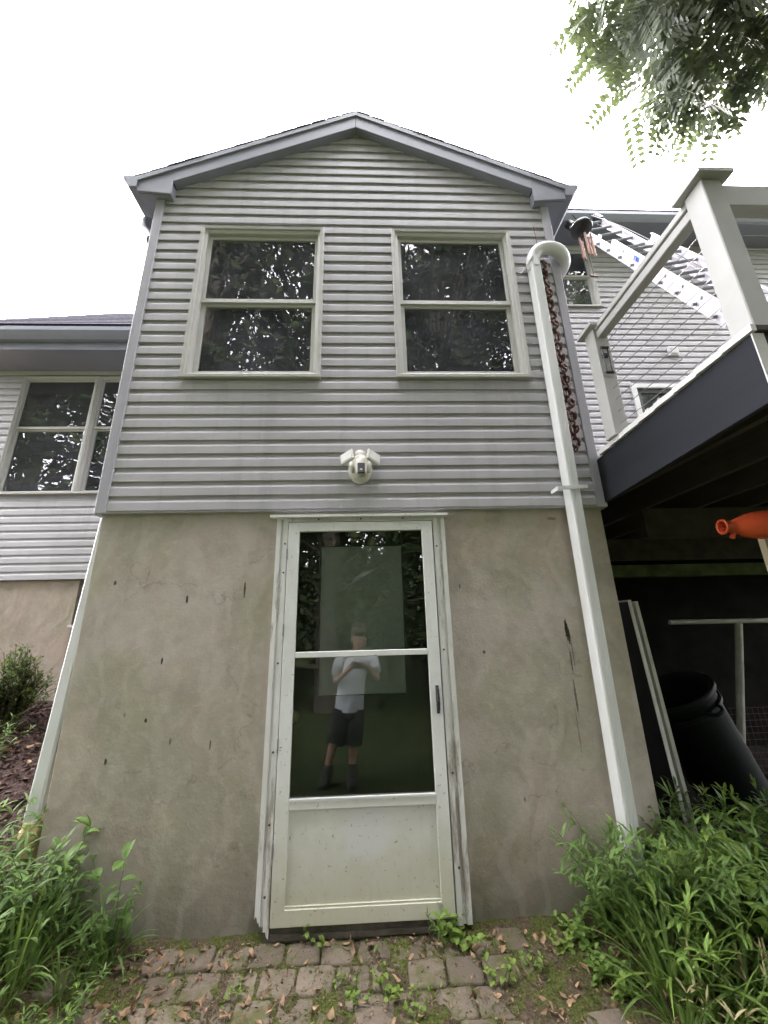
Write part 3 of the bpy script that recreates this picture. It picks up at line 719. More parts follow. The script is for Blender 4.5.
# ------------------------------------------------------------------ security floodlight
fl_ = thing('security_floodlight', 'white security floodlight with camera and two flaps on siding above door', 'floodlight', (.02, -.02, 2.30))
mt_ = Matrix.Translation((.02, -.02, 2.392))
egg = MB().lathe([(0, -.002), (.052, 0), (.066, .02), (.076, .045), (.072, .07), (.054, .092), (.026, .104), (0, .106)], 20, mt_ @ Matrix.Diagonal((1.05, 1, 1.45, 1)) @ Matrix.Rotation(R(90), 4, 'X'))
egg.build('housing', 'cream', fl_, smooth=True)
nb = MB().lathe([(0, 0), (.044, 0), (.048, .01), (.046, .06), (.036, .085), (0, .088)], 16, Matrix.Translation((.02, -.018, 2.475)) @ Matrix.Rotation(R(90), 4, 'X')).build('mount', 'cream', fl_, smooth=True)
for s in (-1, 1):
    c = Vector((.02+s*.088, -.075, 2.472)); mt2 = Matrix.Translation(c) @ Matrix.Rotation(R(s*20), 4, 'Y') @ Matrix.Rotation(R(s*30), 4, 'Z') @ Matrix.Rotation(R(-22), 4, 'X')
    pb = MB().box(-.052, .052, -.009, .012, -.046, .046); pb.v = [tuple(mt2 @ Vector(p)) for p in pb.v]
    p_ = pb.build('lamp_flap', 'cream', fl_, bevel=.007)
    pf = MB().box(-.038, .038, -.0115, -.0092, -.032, .032); pf.v = [tuple(mt2 @ Vector(p)) for p in pf.v]; pf.build('diffuser', 'edge', p_)
    MB().tube([(.02+s*.03, -.06, 2.465), (.02+s*.06, -.072, 2.47)], .012, 10).build('arm', 'cream', fl_)
for s in (-1, 1):
    MB().tube([(.02+s*.05, -.05, 2.46), (.02+s*.057, -.10, 2.41), (.02+s*.048, -.118, 2.345)], [.014, .018, .012], 10).build('yoke', 'cream', fl_, smooth=True)
ey = MB().lathe([(0, -.058), (.026, -.056), (.032, -.045), (.033, .02), (.030, .045), (.018, .062), (0, .066)], 18, Matrix.Translation((.028, -.150, 2.372)) @ Matrix.Scale(1.12, 4) @ Matrix.Rotation(R(-14), 4, 'X'))
eyo = ey.build('camera_body', 'cream', fl_, smooth=True)
bf = MB().box(-.024, .024, -.012, .0, -.066, .016); mt3 = Matrix.Translation((.028, -.188, 2.362)) @ Matrix.Rotation(R(-14), 4, 'X'); bf.v = [tuple(mt3 @ Vector(p)) for p in bf.v]
bf.build('camera_face', 'black', fl_, bevel=.004)
ln = MB().lathe([(0, .0), (.008, 0), (.009, -.004), (0, -.006)], 12, Matrix.Translation((.028, -.206, 2.325)) @ Matrix.Rotation(R(-90), 4, 'X')); ln.build('lens', 'edge', eyo)

# ------------------------------------------------------------------ downspouts
def corrugated(x0, x1, y0, y1, z0, z1):
    mb = MB(); mb.box(x0, x1, y0, y1, z0, z1)
    return mb
ds = thing('downspout', 'white downspout on the facade right of the door with a round elbow on top', 'downspout', (1.415, -.06, .0))
dsm = MB()
dsm.hexa([(1.368,-.112,.0),(1.438,-.112,.0),(1.438,-.022,.0),(1.368,-.022,.0),(1.392,-.112,4.22),(1.465,-.112,4.22),(1.465,-.022,4.22),(1.392,-.022,4.22)])
pipe = dsm.build('pipe', 'white', ds, bevel=.006)
for i in range(4):
    t0, t1 = .0, 4.2
    x = 1.381+i*.0152
    MB().hexa([(x,-.1145,.02),(x+.007,-.1145,.02),(x+.007,-.1125,.02),(x,-.1125,.02),(x+.0245,-.1145,4.2),(x+.0315,-.1145,4.2),(x+.0315,-.1125,4.2),(x+.0245,-.1125,4.2)]).build('rib', 'white', pipe)
def bez(pts, n=6):
    out = []; P_ = [Vector(p) for p in pts]
    for i in range(len(P_)-1):
        p0, p1, p2, p3 = P_[max(i-1, 0)], P_[i], P_[i+1], P_[min(i+2, len(P_)-1)]
        for k in range(n):
            t = k/n; out.append(.5*((2*p1)+(p2-p0)*t+(2*p0-5*p1+4*p2-p3)*t*t+(3*p1-p0-3*p2+p3)*t**3))
    return out+[P_[-1]]
el = MB().tube(bez([(1.428,-.068,4.10),(1.432,-.070,4.22),(1.475,-.085,4.285),(1.56,-.095,4.305),(1.655,-.08,4.285),(1.72,-.02,4.25),(1.745,.10,4.27),(1.755,.25,4.36),(1.80,.38,4.65),(1.85,.42,4.92)], 6), .050, 14)
el.build('elbow', 'white', ds, smooth=True)
strap = MB(); strap.box(1.30, 1.5, -.1195, -.1155, 2.215, 2.24); strap.box(1.30, 1.303, -.12, -.02, 2.215, 2.24)
strap.v = [(x, y, z+(x-1.4)*.04) for x, y, z in strap.v]; strap.build('strap', 'white', ds)
MB().tube(bez([(1.405,-.115,4.20),(1.385,-.11,4.16),(1.35,-.05,4.115),(1.325,-.03,4.11)], 5), .006, 6).build('wire_tie', 'white', ds)
dl = thing('downspout', 'white corner downspout with yellowed boot left of the stucco wall', 'downspout', (-1.71, .07, .35))
MB().hexa([(-1.765,.03,.44),(-1.685,.03,.44),(-1.685,.10,.44),(-1.765,.10,.44),(-1.668,.03,2.12),(-1.60,.03,2.12),(-1.60,.10,2.12),(-1.668,.10,2.12)]).build('pipe', 'white', dl, bevel=.012)
bt = MB(); bt.tube([(-1.725,.065,.18),(-1.724,.065,.36),(-1.722,.065,.45)], [.052, .050, .047], 14); bt.build('boot', 'yellow', dl)
MB().tube([(-1.7235,.065,.385),(-1.723,.065,.41)], .056, 14).build('collar', 'yellow', dl)
MB().tube(bez([(-1.84,.16,4.86),(-1.83,.16,4.74),(-1.77,.13,4.64),(-1.72,.10,4.55)], 5), .052, 12).build('elbow', 'fascia', dl, smooth=True)
MB().box(-1.725, -1.682, .05, .11, 2.13, 4.56).build('upper_pipe', 'fascia', dl, bevel=.006)

# rain chain ---------------------------------------------------------
rc = thing('rain_chain', 'rusty brown rain chain hanging beside the facade downspout', 'chain', (1.51, -.06, 2.5))
def torus(mb, mtx, R_, r_, n=14, m=6, sz=1.):
    o = len(mb.v)
    for i in range(n):
        a = 2*math.pi*i/n
        for j in range(m):
            b = 2*math.pi*j/m
            mb.v.append(tuple(mtx @ Vector(((R_+r_*math.cos(b))*math.cos(a), r_*math.sin(b), (R_+r_*math.cos(b))*math.sin(a)*sz))))
    for i in range(n):
        for j in range(m): mb.f.append((o+i*m+j, o+((i+1) % n)*m+j, o+((i+1) % n)*m+(j+1) % m, o+i*m+(j+1) % m))
lk = MB(); torus(lk, Matrix(), .024, .0065, 14, 6, 1.35); torus(lk, Matrix.Translation((.012, -.012, .0)) @ Matrix.Rotation(R(55), 4, 'Z'), .017, .006, 12, 6, 1.1)
torus(lk, Matrix.Translation((.004, .0, -.042)) @ Matrix.Rotation(R(90), 4, 'Z'), .011, .0045, 10, 5, 1.6)
l0 = lk.build('chain_link', 'chain', rc, smooth=True)
for i in range(17):
    z = 4.16-i*.0985
    o = l0 if i == 0 else bpy.data.objects.new('chain_link', l0.data)
    if i: col.objects.link(o); o.parent = rc
    o.location = Vector((1.497+.0011*i+rs.uniform(-.004, .004), -.058+rs.uniform(-.006, .006), z))-Vector(rc.location)
    o.rotation_euler = (rs.uniform(-.15, .15), rs.uniform(-.2, .2), rs.uniform(-.7, .7)); o.scale = (1.55, 1.4, 1.25)
MB().tube([(1.497,-.05,4.60),(1.497,-.058,4.16),(1.515,-.058,2.56)], .0025, 5).build('wire', 'chain', rc)

# ------------------------------------------------------------------ deck
DZ = 2.5
deck = thing('deck', 'raised deck with slate fascia boards, white posts and cable railing', 'deck', (3.5, .5, 0))
def dx(y): return 1.655+(.066)*(y/1.21) if y < 0 else 1.655     # slightly out of square left edge
yn = -1.215
lb = MB(); lb.hexa([(dx(yn),yn,2.165),(dx(yn)+.03,yn,2.165),(1.69,-.012,2.15),(1.66,-.012,2.15),(dx(yn),yn,2.462),(dx(yn)+.03,yn,2.462),(1.69,-.012,2.462),(1.66,-.012,2.462)])
lb.build('fascia_board', 'deckdark', deck, bevel=.003, label='dark slate fascia board along the left edge')
B(dx(yn)+.031, 8.0, yn-.002, yn+.028, 2.165, 2.462).build('fascia_board', 'deckdark', deck, bevel=.003)
B(dx(yn)-.004, dx(yn)+.045, yn-.008, yn-.003, 2.16, 2.46).build('corner_strip', 'edge', deck)
# deck boards run along x; ends show as a pale strip on the left edge
y = yn-.02; i = 0
while y < 2.18:
    x0 = (dx(y) if y < -.14 else 1.70)-.012
    B(x0+.022, 8.02, y, y+.138, 2.4635, 2.492).build('deck_board', 'deckwood', deck, bevel=.003); B(x0, x0+.0215, y, y+.139, 2.463, 2.493).build('board_end', 'edge', deck); y += .143
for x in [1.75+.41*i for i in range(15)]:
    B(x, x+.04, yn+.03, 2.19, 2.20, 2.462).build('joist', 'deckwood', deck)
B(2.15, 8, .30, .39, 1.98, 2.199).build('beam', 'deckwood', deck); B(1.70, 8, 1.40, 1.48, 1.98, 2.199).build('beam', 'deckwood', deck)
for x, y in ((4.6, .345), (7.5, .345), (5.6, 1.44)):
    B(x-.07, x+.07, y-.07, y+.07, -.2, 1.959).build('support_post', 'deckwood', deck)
def rail_post(x0, y0, ztop, w=.098):
    p = B(x0, x0+w, y0, y0+w, 2.4925, ztop).build('rail_post', 'white2', deck, bevel=.004)
    c = .035; x1, y1 = x0+w, y0+w; m_ = MB()
    m_.hexa([(x0-c,y0-c,ztop+.001),(x1+c,y0-c,ztop+.001),(x1+c,y1+c,ztop+.001),(x0-c,y1+c,ztop+.001),(x0-c,y0-c,ztop+.022),(x1+c,y0-c,ztop+.022),(x1+c,y1+c,ztop+.022),(x0-c,y1+c,ztop+.022)])
    cx, cy = (x0+x1)/2, (y0+y1)/2
    m_.hexa([(x0-.02,y0-.02,ztop+.0225),(x1+.02,y0-.02,ztop+.0225),(x1+.02,y1+.02,ztop+.0225),(x0-.02,y1+.02,ztop+.0225)]+[(cx+a*.008, cy+b*.008, ztop+.055) for a, b in ((-1,-1),(1,-1),(1,1),(-1,1))])
    m_.build('post_cap', 'white2', p)
    return p
near = rail_post(1.630, -1.205, 3.345); far = rail_post(1.602, -.335, 3.29); right = rail_post(4.1, -1.205, 3.345)
def rail(a, b, w, h, name='top_rail', m='white2'): MB().beam(a, b, w, h).build(name, m, deck, bevel=.004)
rail((1.690,-1.106,3.285), (1.652,-.237,3.235), .062, .055); rail((1.690,-1.106,3.335), (1.652,-.237,3.285), .085, .038, 'handrail')
rail((1.729,-1.155,3.275), (4.0995,-1.155,3.275), .062, .13); rail((4.199,-1.155,3.275), (7.9,-1.155,3.275), .062, .13)
for k in range(8):
    z = 2.57+k*.083
    MB().tube([(1.679,-1.106,z),(1.651,-.237,z)], .0022, 5).build('cable', 'steel', deck)
    MB().tube([(1.729,-1.15,z),(7.9,-1.15,z)], .0022, 5).build('cable', 'steel', deck)
B(2.385, 2.475, -.30, -.26, -.1, 1.84).build('stud', 'tan', deck)

lan = thing('wall_bracket', 'small black wire bracket hung on the far white deck post', 'bracket', (1.64, -.35, 3.0))
lm = MB()
for x in (1.625, 1.662):
    lm.tube([(x,-.352,2.93),(x,-.352,3.12)], .0045, 6)
lm.tube([(1.62,-.352,3.12),(1.668,-.352,3.12)], .010, 8); lm.tube([(1.62,-.352,2.93),(1.668,-.352,2.93)], .010, 8)
lm.build('frame', 'black', lan); B(1.628, 1.66, -.349, -.336, 3.05, 3.08).build('back_plate', 'black', lan)

# ------------------------------------------------------------------ ladder
lad = thing('extension_ladder', 'long aluminium extension ladder leaning from the deck to the right wing eave', 'ladder', (3.47, -.45, DZ))
F0 = Vector((3.29, -.49, 2.494)); T0 = Vector((3.14, 1.78, 7.30)); D_ = (T0-F0).normalized(); Wd = Vector((1, -.22, .0)).normalized()
Nn = Wd.cross(D_).normalized()       # points to the climbing side
if Nn.y > 0: Nn = -Nn
def ladder_section(off, t0, t1, wd, lbl):
    L = (T0-F0).length
    for s in (0, 1):
        base = F0+Wd*(s*.46+(.028 if lbl and s == 0 else (-.028 if lbl else 0)))+Nn*off
        a, b = base+D_*t0*L, base+D_*t1*L
        web = MB().beam(a, b, .006, .082, Nn); o = web.build('side_rail', 'alu', lad)
        fl2 = MB()
        for e in (-.039, .039):
            ins = Wd*(.014 if s == 0 else -.014)
            fl2.beam(a+Nn*e+ins, b+Nn*e+ins, .026, .005, Nn)
        fl2.build('flange', 'alu', o)
    n = int((t1-t0)*L/.305)
    for i in range(n):
        c = F0+Nn*off+D_*(t0*L+.15+i*.305)
        MB().tube([c+Wd*-.012, c+Wd*.472], .017, 8).build('rung', 'aludark', lad)
ladder_section(0., .0, .72, .43, False); ladder_section(-.088, .30, 1.02, .37, True)
L_ = (T0-F0).length
for t, sz, m_ in ((.60, .12, 'blue'), (.565, .07, 'sticker'), (.78, .10, 'sticker'), (.50, .2, 'sticker'), (.66, .14, 'sticker')):
    c = F0+Wd*(-.0045)+D_*t*L_
    MB().beam(c-D_*sz/2, c+D_*sz/2, .002, .05, Nn).build('sticker', m_, lad)
for s in (0, 1):
    c = F0+Wd*(.028+s*.404)+Nn*-.088+D_*L_*1.0
    MB().beam(c-D_*.22, c+D_*.03, .05, .12, Nn).build('rubber_mitt', 'black', lad, bevel=.01)
rope = MB().tube(bez([F0+Wd*.2+D_*L_*.93+Nn*.05, F0+Wd*.22+D_*L_*.75+Nn*.09, F0+Wd*.20+D_*L_*.45+Nn*.10, F0+Wd*.2+D_*L_*.15+Nn*.06], 6), .005, 6); rope.build('rope', 'black', lad)

# wind chime under the right eave of the bay
wc = thing('wind_chime', 'wind chime with copper tubes and dark disc hanging from the bay gutter', 'wind chime', (2.0, .05, 4.16))
MB().lathe([(0, .0), (.085, 0), (.092, .02), (.075, .06), (.03, .09), (0, .095)], 18, Matrix.Translation((1.985, .05, 4.70))).build('canopy', 'black', wc, smooth=True)
MB().tube([(1.985,.05,4.79),(1.93,.05,4.88)], .004, 6).build('hanger', 'black', wc)
for k in range(5):
    a = k*2*math.pi/5+.4; x, y = 2.0+.045*math.cos(a), .05+.045*math.sin(a)
    MB().tube([(x, y, 4.44-.02*k), (x, y, 4.62)], .009, 8).build('tube', 'copper', wc)
    MB().tube([(x, y, 4.62), (x-.008, y, 4.71)], .0015, 4).build('thread', 'black', wc)
MB().tube([(1.99,.05,4.70),(2.003,.05,4.20)], .002, 5).build('string', 'black', wc)
MB().lathe([(0, -.006), (.034, -.006), (.034, .006), (0, .006)], 16, Matrix.Translation((2.004, .05, 4.185)) @ Matrix.Rotation(R(60), 4, 'X')).build('sail', 'chain', wc)

# ------------------------------------------------------------------ things under the deck
ot = thing('orange_tube', 'orange plastic tube with an open narrow mouth slung under the deck', 'plastic tube', (2.3, -.45, 1.78))
mo_ = Matrix.Translation((2.0, -.45, 1.865)) @ Matrix.Rotation(R(90), 4, 'Y') @ Matrix.Rotation(R(10), 4, 'X') @ Matrix.Scale(.74, 4)
ob_ = MB().lathe([(.040, .03), (.043, 0), (.056, -.004), (.056, .012), (.046, .02), (.046, .07), (.058, .10), (.088, .16), (.102, .24), (.108, .40), (.112, .9), (.0, .92)], 24, mo_)
ob_.build('tube_body', 'orange', ot, smooth=True)
MB().lathe([(.041, .0), (.041, .2), (0, .2)], 20, mo_).build('tube_bore', 'orange', ot)
sp = MB().tube([mo_ @ Vector((.046, .01, .075)), mo_ @ Vector((.085, .012, .055))], .012, 10); sp.build('spur', 'orange', ot)
MB().tube([mo_ @ Vector((-.112, 0, .55)), mo_ @ Vector((-.2, 0, .55))], .004, 6).build('hanger', 'steel', ot)

for k, (x0, lbl) in enumerate(((1.868, 'white edged storm sash with navy face leaning nearest the stucco corner'), (1.925, 'thin white edged storm sash standing behind the navy faced one'))):
    st_ = thing('storm_sash', lbl, 'storm sash', (x0+.05, .5, gz(1.95, .4)), 'storm sashes leaning by the corner')
    def lean(p, x0=x0): return (p[0]+x0+(.10-.055*p[2]-(.004 if k else 0)), p[1]+.285+.01*k, p[2]+gz(1.95, .3)-.0)
    top = 1.525-gz(1.95, .3)-.01*k
    rg = MB().ring(0, .80, .0, top, .045, .045, .05, .06, 0, .024)
    rg.v = [lean((y, x, z)) for x, y, z in rg.v]; rg.build('sash_frame', 'pvc' if k else 'white', st_)
    pn = MB().box(.045, .755, .004, .018, .06, top-.05); pn.v = [lean((y, x, z)) for x, y, z in pn.v]; pn.build('panel', 'navy', st_)
    if not k:
        bk = MB().box(.004, .79, -.004, -.0005, .01, top-.012); bk.v = [lean((y, x, z)) for x, y, z in bk.v]; bk.build('backing', 'navy', st_)

bn = thing('garbage_can', 'black plastic garbage can tipped over to the left under the deck', 'garbage can', (2.75, .75, .02))
ax = Vector((-.38, -.03, .80)).normalized(); mb_ = Matrix.Translation((2.73, .76, .11)) @ ax.to_track_quat('Z', 'Y').to_matrix().to_4x4()
MB().lathe([(0, 0), (.215, 0), (.225, .02), (.27, .78), (.285, .79), (.295, .80), (.295, .835), (.280, .84), (.268, .83), (.258, .78), (.21, .03), (0, .03)], 32, mb_).build('body', 'bin', bn, smooth=True)
MB().lathe([(.277, .70), (.284, .705), (.286, .73), (.280, .735)], 32, mb_).build('rib', 'bin', bn)
for s in (-1, 1):
    MB().tube(bez([mb_ @ Vector((s*.29, -.06, .74)), mb_ @ Vector((s*.34, -.03, .73)), mb_ @ Vector((s*.34, .03, .73)), mb_ @ Vector((s*.29, .06, .74))], 4), .012, 8).build('handle', 'bin', bn)

pen = thing('pen_frame', 'white pipe frame with wire mesh standing under the deck', 'frame', (3.9, 1.2, gz(3, 1)))
MB().tube([(2.86,1.2,1.36),(5.4,1.2,1.345)], .021, 10).build('top_pipe', 'pvc', pen)
MB().tube([(3.15,1.2,.0),(3.517,1.2,1.334)], .030, 10).build('post', 'pvc', pen)
MB().tube([(5.3,1.2,.0),(5.3,1.2,1.324)], .026, 10).build('post', 'pvc', pen)
wm = MB()
for i in range(40): wm.tube([(3.24+i*.05,1.215,-.02),(3.24+i*.05,1.215,.62)], .0022, 4, False)
for i in range(13): wm.tube([(3.22,1.215,.02+i*.05),(5.28,1.215,.02+i*.05)], .0022, 4, False)
wm.build('wire_mesh', 'wire', pen)
mb2 = B(1.72, 7.5, 2.06, 2.205, 1.885, 2.02).build('timber_ledger', 'greenboard'); tag(mb2, 'green timber beam along the back wall under the deck', 'beam')

# ------------------------------------------------------------------ plants
def blade(mb, base, d, L, w, droop, nrm=None, seg=4, fold=.25):
    d = Vector(d).normalized(); up_v = Vector((0, 0, 1))
    side = d.cross(up_v)
    if side.length < .1: side = Vector((1, 0, 0))
    side.normalize(); p = Vector(base); o = len(mb.v); dirn = d.copy()
    for i in range(seg+1):
        t = i/seg
        ww = w*(math.sin(math.pi*min(1, t*.93+.07))**.8) if i < seg else w*.04
        upn = side.cross(dirn).normalized()
        mb.v += [tuple(p-side*ww+upn*ww*fold), tuple(p), tuple(p+side*ww+upn*ww*fold)]
        dirn = (dirn+Vector((0, 0, -droop/seg))).normalized(); p = p+dirn*(L/seg)
    for i in range(seg):
        a = o+i*3; mb.f += [(a, a+1, a+4, a+3), (a+1, a+2, a+5, a+4)]
def make_weed(seed, h, nst, spread, leafL, leafW, step, lean=(0, 0), lowbare=.0, whorl=False):
    r = random.Random(seed); st, fo = MB(), MB()
    for k in range(nst):
        a = r.uniform(0, 6.28); q = r.uniform(0, spread)*.5
        b = Vector((q*math.cos(a), q*math.sin(a), 0)); hh = h*r.uniform(.6, 1.05)
        dv = Vector((lean[0]+math.cos(a)*r.uniform(.1, .55), lean[1]+math.sin(a)*r.uniform(.1, .55), 1)).normalized()
        pts = []; p = b.copy(); n = 9
        for i in range(n+1):
            pts.append(p.copy()); p = p+dv*(hh/n); dv = (dv+Vector((r.gauss(0, .06)+math.cos(a)*.05, r.gauss(0, .06)+math.sin(a)*.05, -.05))).normalized()
        st.tube(pts, [.0028-.0018*i/n for i in range(n+1)], 4, False)
        s = max(.03, hh*lowbare); az = r.uniform(0, 6.28)
        while s < hh:
            i = min(n-1, int(s/hh*n)); f = s/hh*n-i; bp = pts[i].lerp(pts[i+1], f)
            for az2 in ((az, az+math.pi) if whorl else (az,)):
                e = r.uniform(.15, .75); LL = leafL*r.uniform(.55, 1.15)*(1-.35*(s/hh)**3)
                blade(fo, bp, (math.cos(az2), math.sin(az2), e), LL, leafW*r.uniform(.75, 1.2), r.uniform(.5, 1.5), fold=r.uniform(.1, .4))
            az += 2.4+r.uniform(-.5, .5); s += step*r.uniform(.7, 1.3)
        for q_ in range(3):
            blade(fo, pts[-1], (r.uniform(-1, 1), r.uniform(-1, 1), 1.2), leafL*r.uniform(.5, .9), leafW*.8, .8)
    return st, fo
class Proto: pass
def plant_proto(name, seed, m, **kw):
    st, fo = make_weed(seed, **kw); p = Proto(); p.name = name
    for attr, mb, mm, nm in (('st', st, 'stem', 'stem'), ('fo', fo, m, 'foliage')):
        me = bpy.data.meshes.new(nm); me.from_pydata(mb.v, [], mb.f); me.materials.append(MT[mm]); me.update(); setattr(p, attr, me)
    return p
def put(p, label, cat, loc, rz, sc, group=None, name=None, tilt=(0, 0)):
    o = thing(name or p.name, label, cat, loc, group); o.rotation_euler = (tilt[0], tilt[1], rz); o.scale = (sc, sc, sc)
    for nm, me in (('stem', p.st), ('foliage', p.fo)):
        c = bpy.data.objects.new(nm, me); col.objects.link(c); c.parent = o
        if nm == 'foliage': c['kind'] = 'stuff'
    return o
grassy = [plant_proto('weed', 100+i, 'weed' if i % 3 else 'weed2', h=.42, nst=9, spread=.16, leafL=.105, leafW=.0085, step=.042) for i in range(5)]
tallw = [plant_proto('weed', 260+i, 'weed' if i != 1 else 'weed2', h=.60, nst=6, spread=.12, leafL=.105, leafW=.0078, step=.036) for i in range(3)]
leafy = [plant_proto('weed', 200+i, 'weed', h=.46, nst=6, spread=.14, leafL=.088, leafW=.0092, step=.042, whorl=True) for i in range(4)]
def tuft_proto(seed, m, n, L, W):
    r = random.Random(seed); fo, st = MB(), MB(); st.tube([(0, 0, -.01), (0, 0, .03)], .004, 5)
    for k in range(n):
        a = r.uniform(0, 6.28); q = r.uniform(0, .05); blade(fo, (q*math.cos(a), q*math.sin(a), 0), (math.cos(a)*r.uniform(.1, .7), math.sin(a)*r.uniform(.1, .7), 1), L*r.uniform(.5, 1.1), W*r.uniform(.6, 1.3), r.uniform(.6, 2.0), seg=6, fold=.3)
    p = Proto(); p.name = 'grass_tuft'
    for attr, mb, mm, nm in (('st', st, 'stem', 'stem'), ('fo', fo, m, 'foliage')):
        me = bpy.data.meshes.new(nm); me.from_pydata(mb.v, [], mb.f); me.materials.append(MT[mm]); me.update(); setattr(p, attr, me)
    return p
tufts = [tuft_proto(600+i, 'weed' if i else 'weed2', 26, .34, .0055) for i in range(3)]
vine = plant_proto('vine', 650, 'weed', h=.52, nst=3, spread=.05, leafL=.12, leafW=.022, step=.06, lowbare=.25)
small = [plant_proto('seedling', 300+i, 'weed2', h=.085, nst=4, spread=.06, leafL=.034, leafW=.010, step=.018) for i in range(3)]
broad = [plant_proto('broadleaf_weed', 400+i, 'weed2' if i else 'weed', h=.20, nst=5, spread=.09, leafL=.062, leafW=.019, step=.035, whorl=True) for i in range(3)]
straw = [plant_proto('dry_grass', 500, 'straw', h=.24, nst=7, spread=.12, leafL=.09, leafW=.006, step=.06)]
rv = random.Random(21)
# left bank
LL_ = 'narrow leaved green weed in the thick patch at the lower left'
n = 0
while n < 34:
    x, y = rv.uniform(-2.15, -1.12), rv.uniform(-.75, .0)
    if x > -1.45 and rv.random() < .8: continue
    if y > -.05 and x < -1.62: continue
    sc = rv.uniform(.6, 1.05)*(1-.35*sm(-1.45, -1.15, x))
    p = rv.choice(grassy+grassy+leafy[:2]); put(p, LL_, 'weed', (x, y-.03, gz(x, y)-.01), rv.uniform(0, 6.28), sc, 'weeds on the left bank'); n += 1
put(vine, 'dark climbing vine against the stucco between left bank and door', 'vine', (-1.15, -.05, -.06), 1.2, 1.0)
put(leafy[1], 'slender weed at the foot of the climbing vine', 'weed', (-1.2, -.07, -.05), 4.2, .6, name='weed')
put(leafy[2], 'tall leafy weed growing up beside the yellowed downspout boot', 'weed', (-1.53, -.06, gz(-1.53, -.05)-.02), 2.2, 1.0, name='tall_weed')
put(grassy[1], 'thin dark weed standing at the foot of the stucco left of the door', 'weed', (-1.30, -.04, gz(-1.3, -.04)-.02), .6, .8, name='tall_weed')
for k in range(16):
    x, y = rv.uniform(-2.0, -1.15), rv.uniform(-.7, -.06)
    put(tufts[k % 3], 'thin bladed grass tuft among the weeds of the left bank', 'grass', (x, y, gz(x, y)-.01), rv.uniform(0, 6.28), rv.uniform(.7, 1.2), 'grass tufts on the left bank')
for k in range(22):
    x, y = rv.uniform(1.25, 2.2), rv.uniform(-.6, -.05)
    put(tufts[k % 3], 'thin bladed grass tuft among the weeds of the right thicket', 'grass', (x, y, gz(x, y)-.01), rv.uniform(0, 6.28), rv.uniform(.7, 1.3), 'grass tufts in the right thicket')
# right thicket
LR = 'leafy green weed in the dense thicket right of the door'
n = 0
while n < 66:
    x, y = rv.uniform(1.18, 2.75), rv.uniform(-.62, .22)
    if x < 1.67 and y > -.04: continue
    if x < 1.35 and y < -.22: continue
    if x < 1.75 and y < -.34 and rv.random() < .75: continue
    sc = rv.uniform(.6, 1.15)*(.55+.5*sm(1.0, 1.5, x))*(1-.25*sm(-.2, -.6, y))
    p = rv.choice(grassy+leafy+tallw[:1]+[broad[0]]); put(p, LR, 'weed', (x, y, gz(x, y)-.015), rv.uniform(0, 6.28), sc, 'weeds in the right thicket'); n += 1
put(tallw[0], 'tallest weed climbing the stucco left of the downspout foot', 'weed', (1.25, -.06, gz(1.25, -.05)), 2.9, 1.1, name='tall_weed')
put(leafy[3], 'tall weed standing right in front of the downspout foot', 'weed', (1.44, -.17, gz(1.44, -.17)), .5, 1.05, name='tall_weed')
for k in range(11):
    x, y = rv.uniform(1.22, 1.68), rv.uniform(-.26, -.07)
    put(rv.choice(tallw), 'tall arching weed crowding the foot of the facade downspout', 'weed', (x, y, gz(x, y)), rv.uniform(0, 6.28), rv.uniform(.75, 1.12), 'tall weeds round the downspout foot', name='tall_weed')
LS = 'low bright broadleaf weed at the front edge of the thicket'
for k in range(16):
    x = rv.uniform(.92, 1.75); y = rv.uniform(-.42, -.06)
    put(rv.choice(broad), LS, 'weed', (x, y, gz(x, y)), rv.uniform(0, 6.28), rv.uniform(.45, .85), 'low weeds before the right thicket')
for k in range(9):
    x, y = rv.uniform(1.35, 1.95), rv.uniform(-.62, -.3)
    put(straw[0], 'dry straw coloured grass tuft among the weeds at lower right', 'grass', (x, y, gz(x, y)), rv.uniform(0, 6.28), rv.uniform(.6, 1), 'dry grass tufts')
put(broad[1], 'bright broadleaf weed growing at the right foot of the door frame', 'weed', (.505, -.075, -.085), .4, .85)
put(grassy[2], 'narrow leaved weed growing before the right end of the door sill', 'weed', (.40, -.075, -.085), 1.4, .36)
put(small[1], 'small seedling sprouting under the left part of the door sill', 'seedling', (-.19, -.065, -.085), .3, 1.35)
for k, (x, y, lbl) in enumerate(((-.09, -.24, 'bright seedling between the pavers left of centre'), (.02, -.32, 'bright seedling between the pavers at the bottom centre'), (.12, -.30, 'pale seedling right of the bottom centre seedling'), (-.52, -.24, 'bright seedling between pavers below the left door casing'),
                                 (.22, -.37, 'seedling at the bottom edge right of centre'), (.62, -.28, 'pale seedling on mossy pavers right of the door'), (-.98, -.33, 'seedling among the dead leaves at the lower left'), (.78, -.2, 'seedling on moss near the low broadleaf weeds'))):
    put(small[k % 3], lbl, 'seedling', (x, y, gz(x, y)+.005), k*1.3, .6+.25*(k % 3))

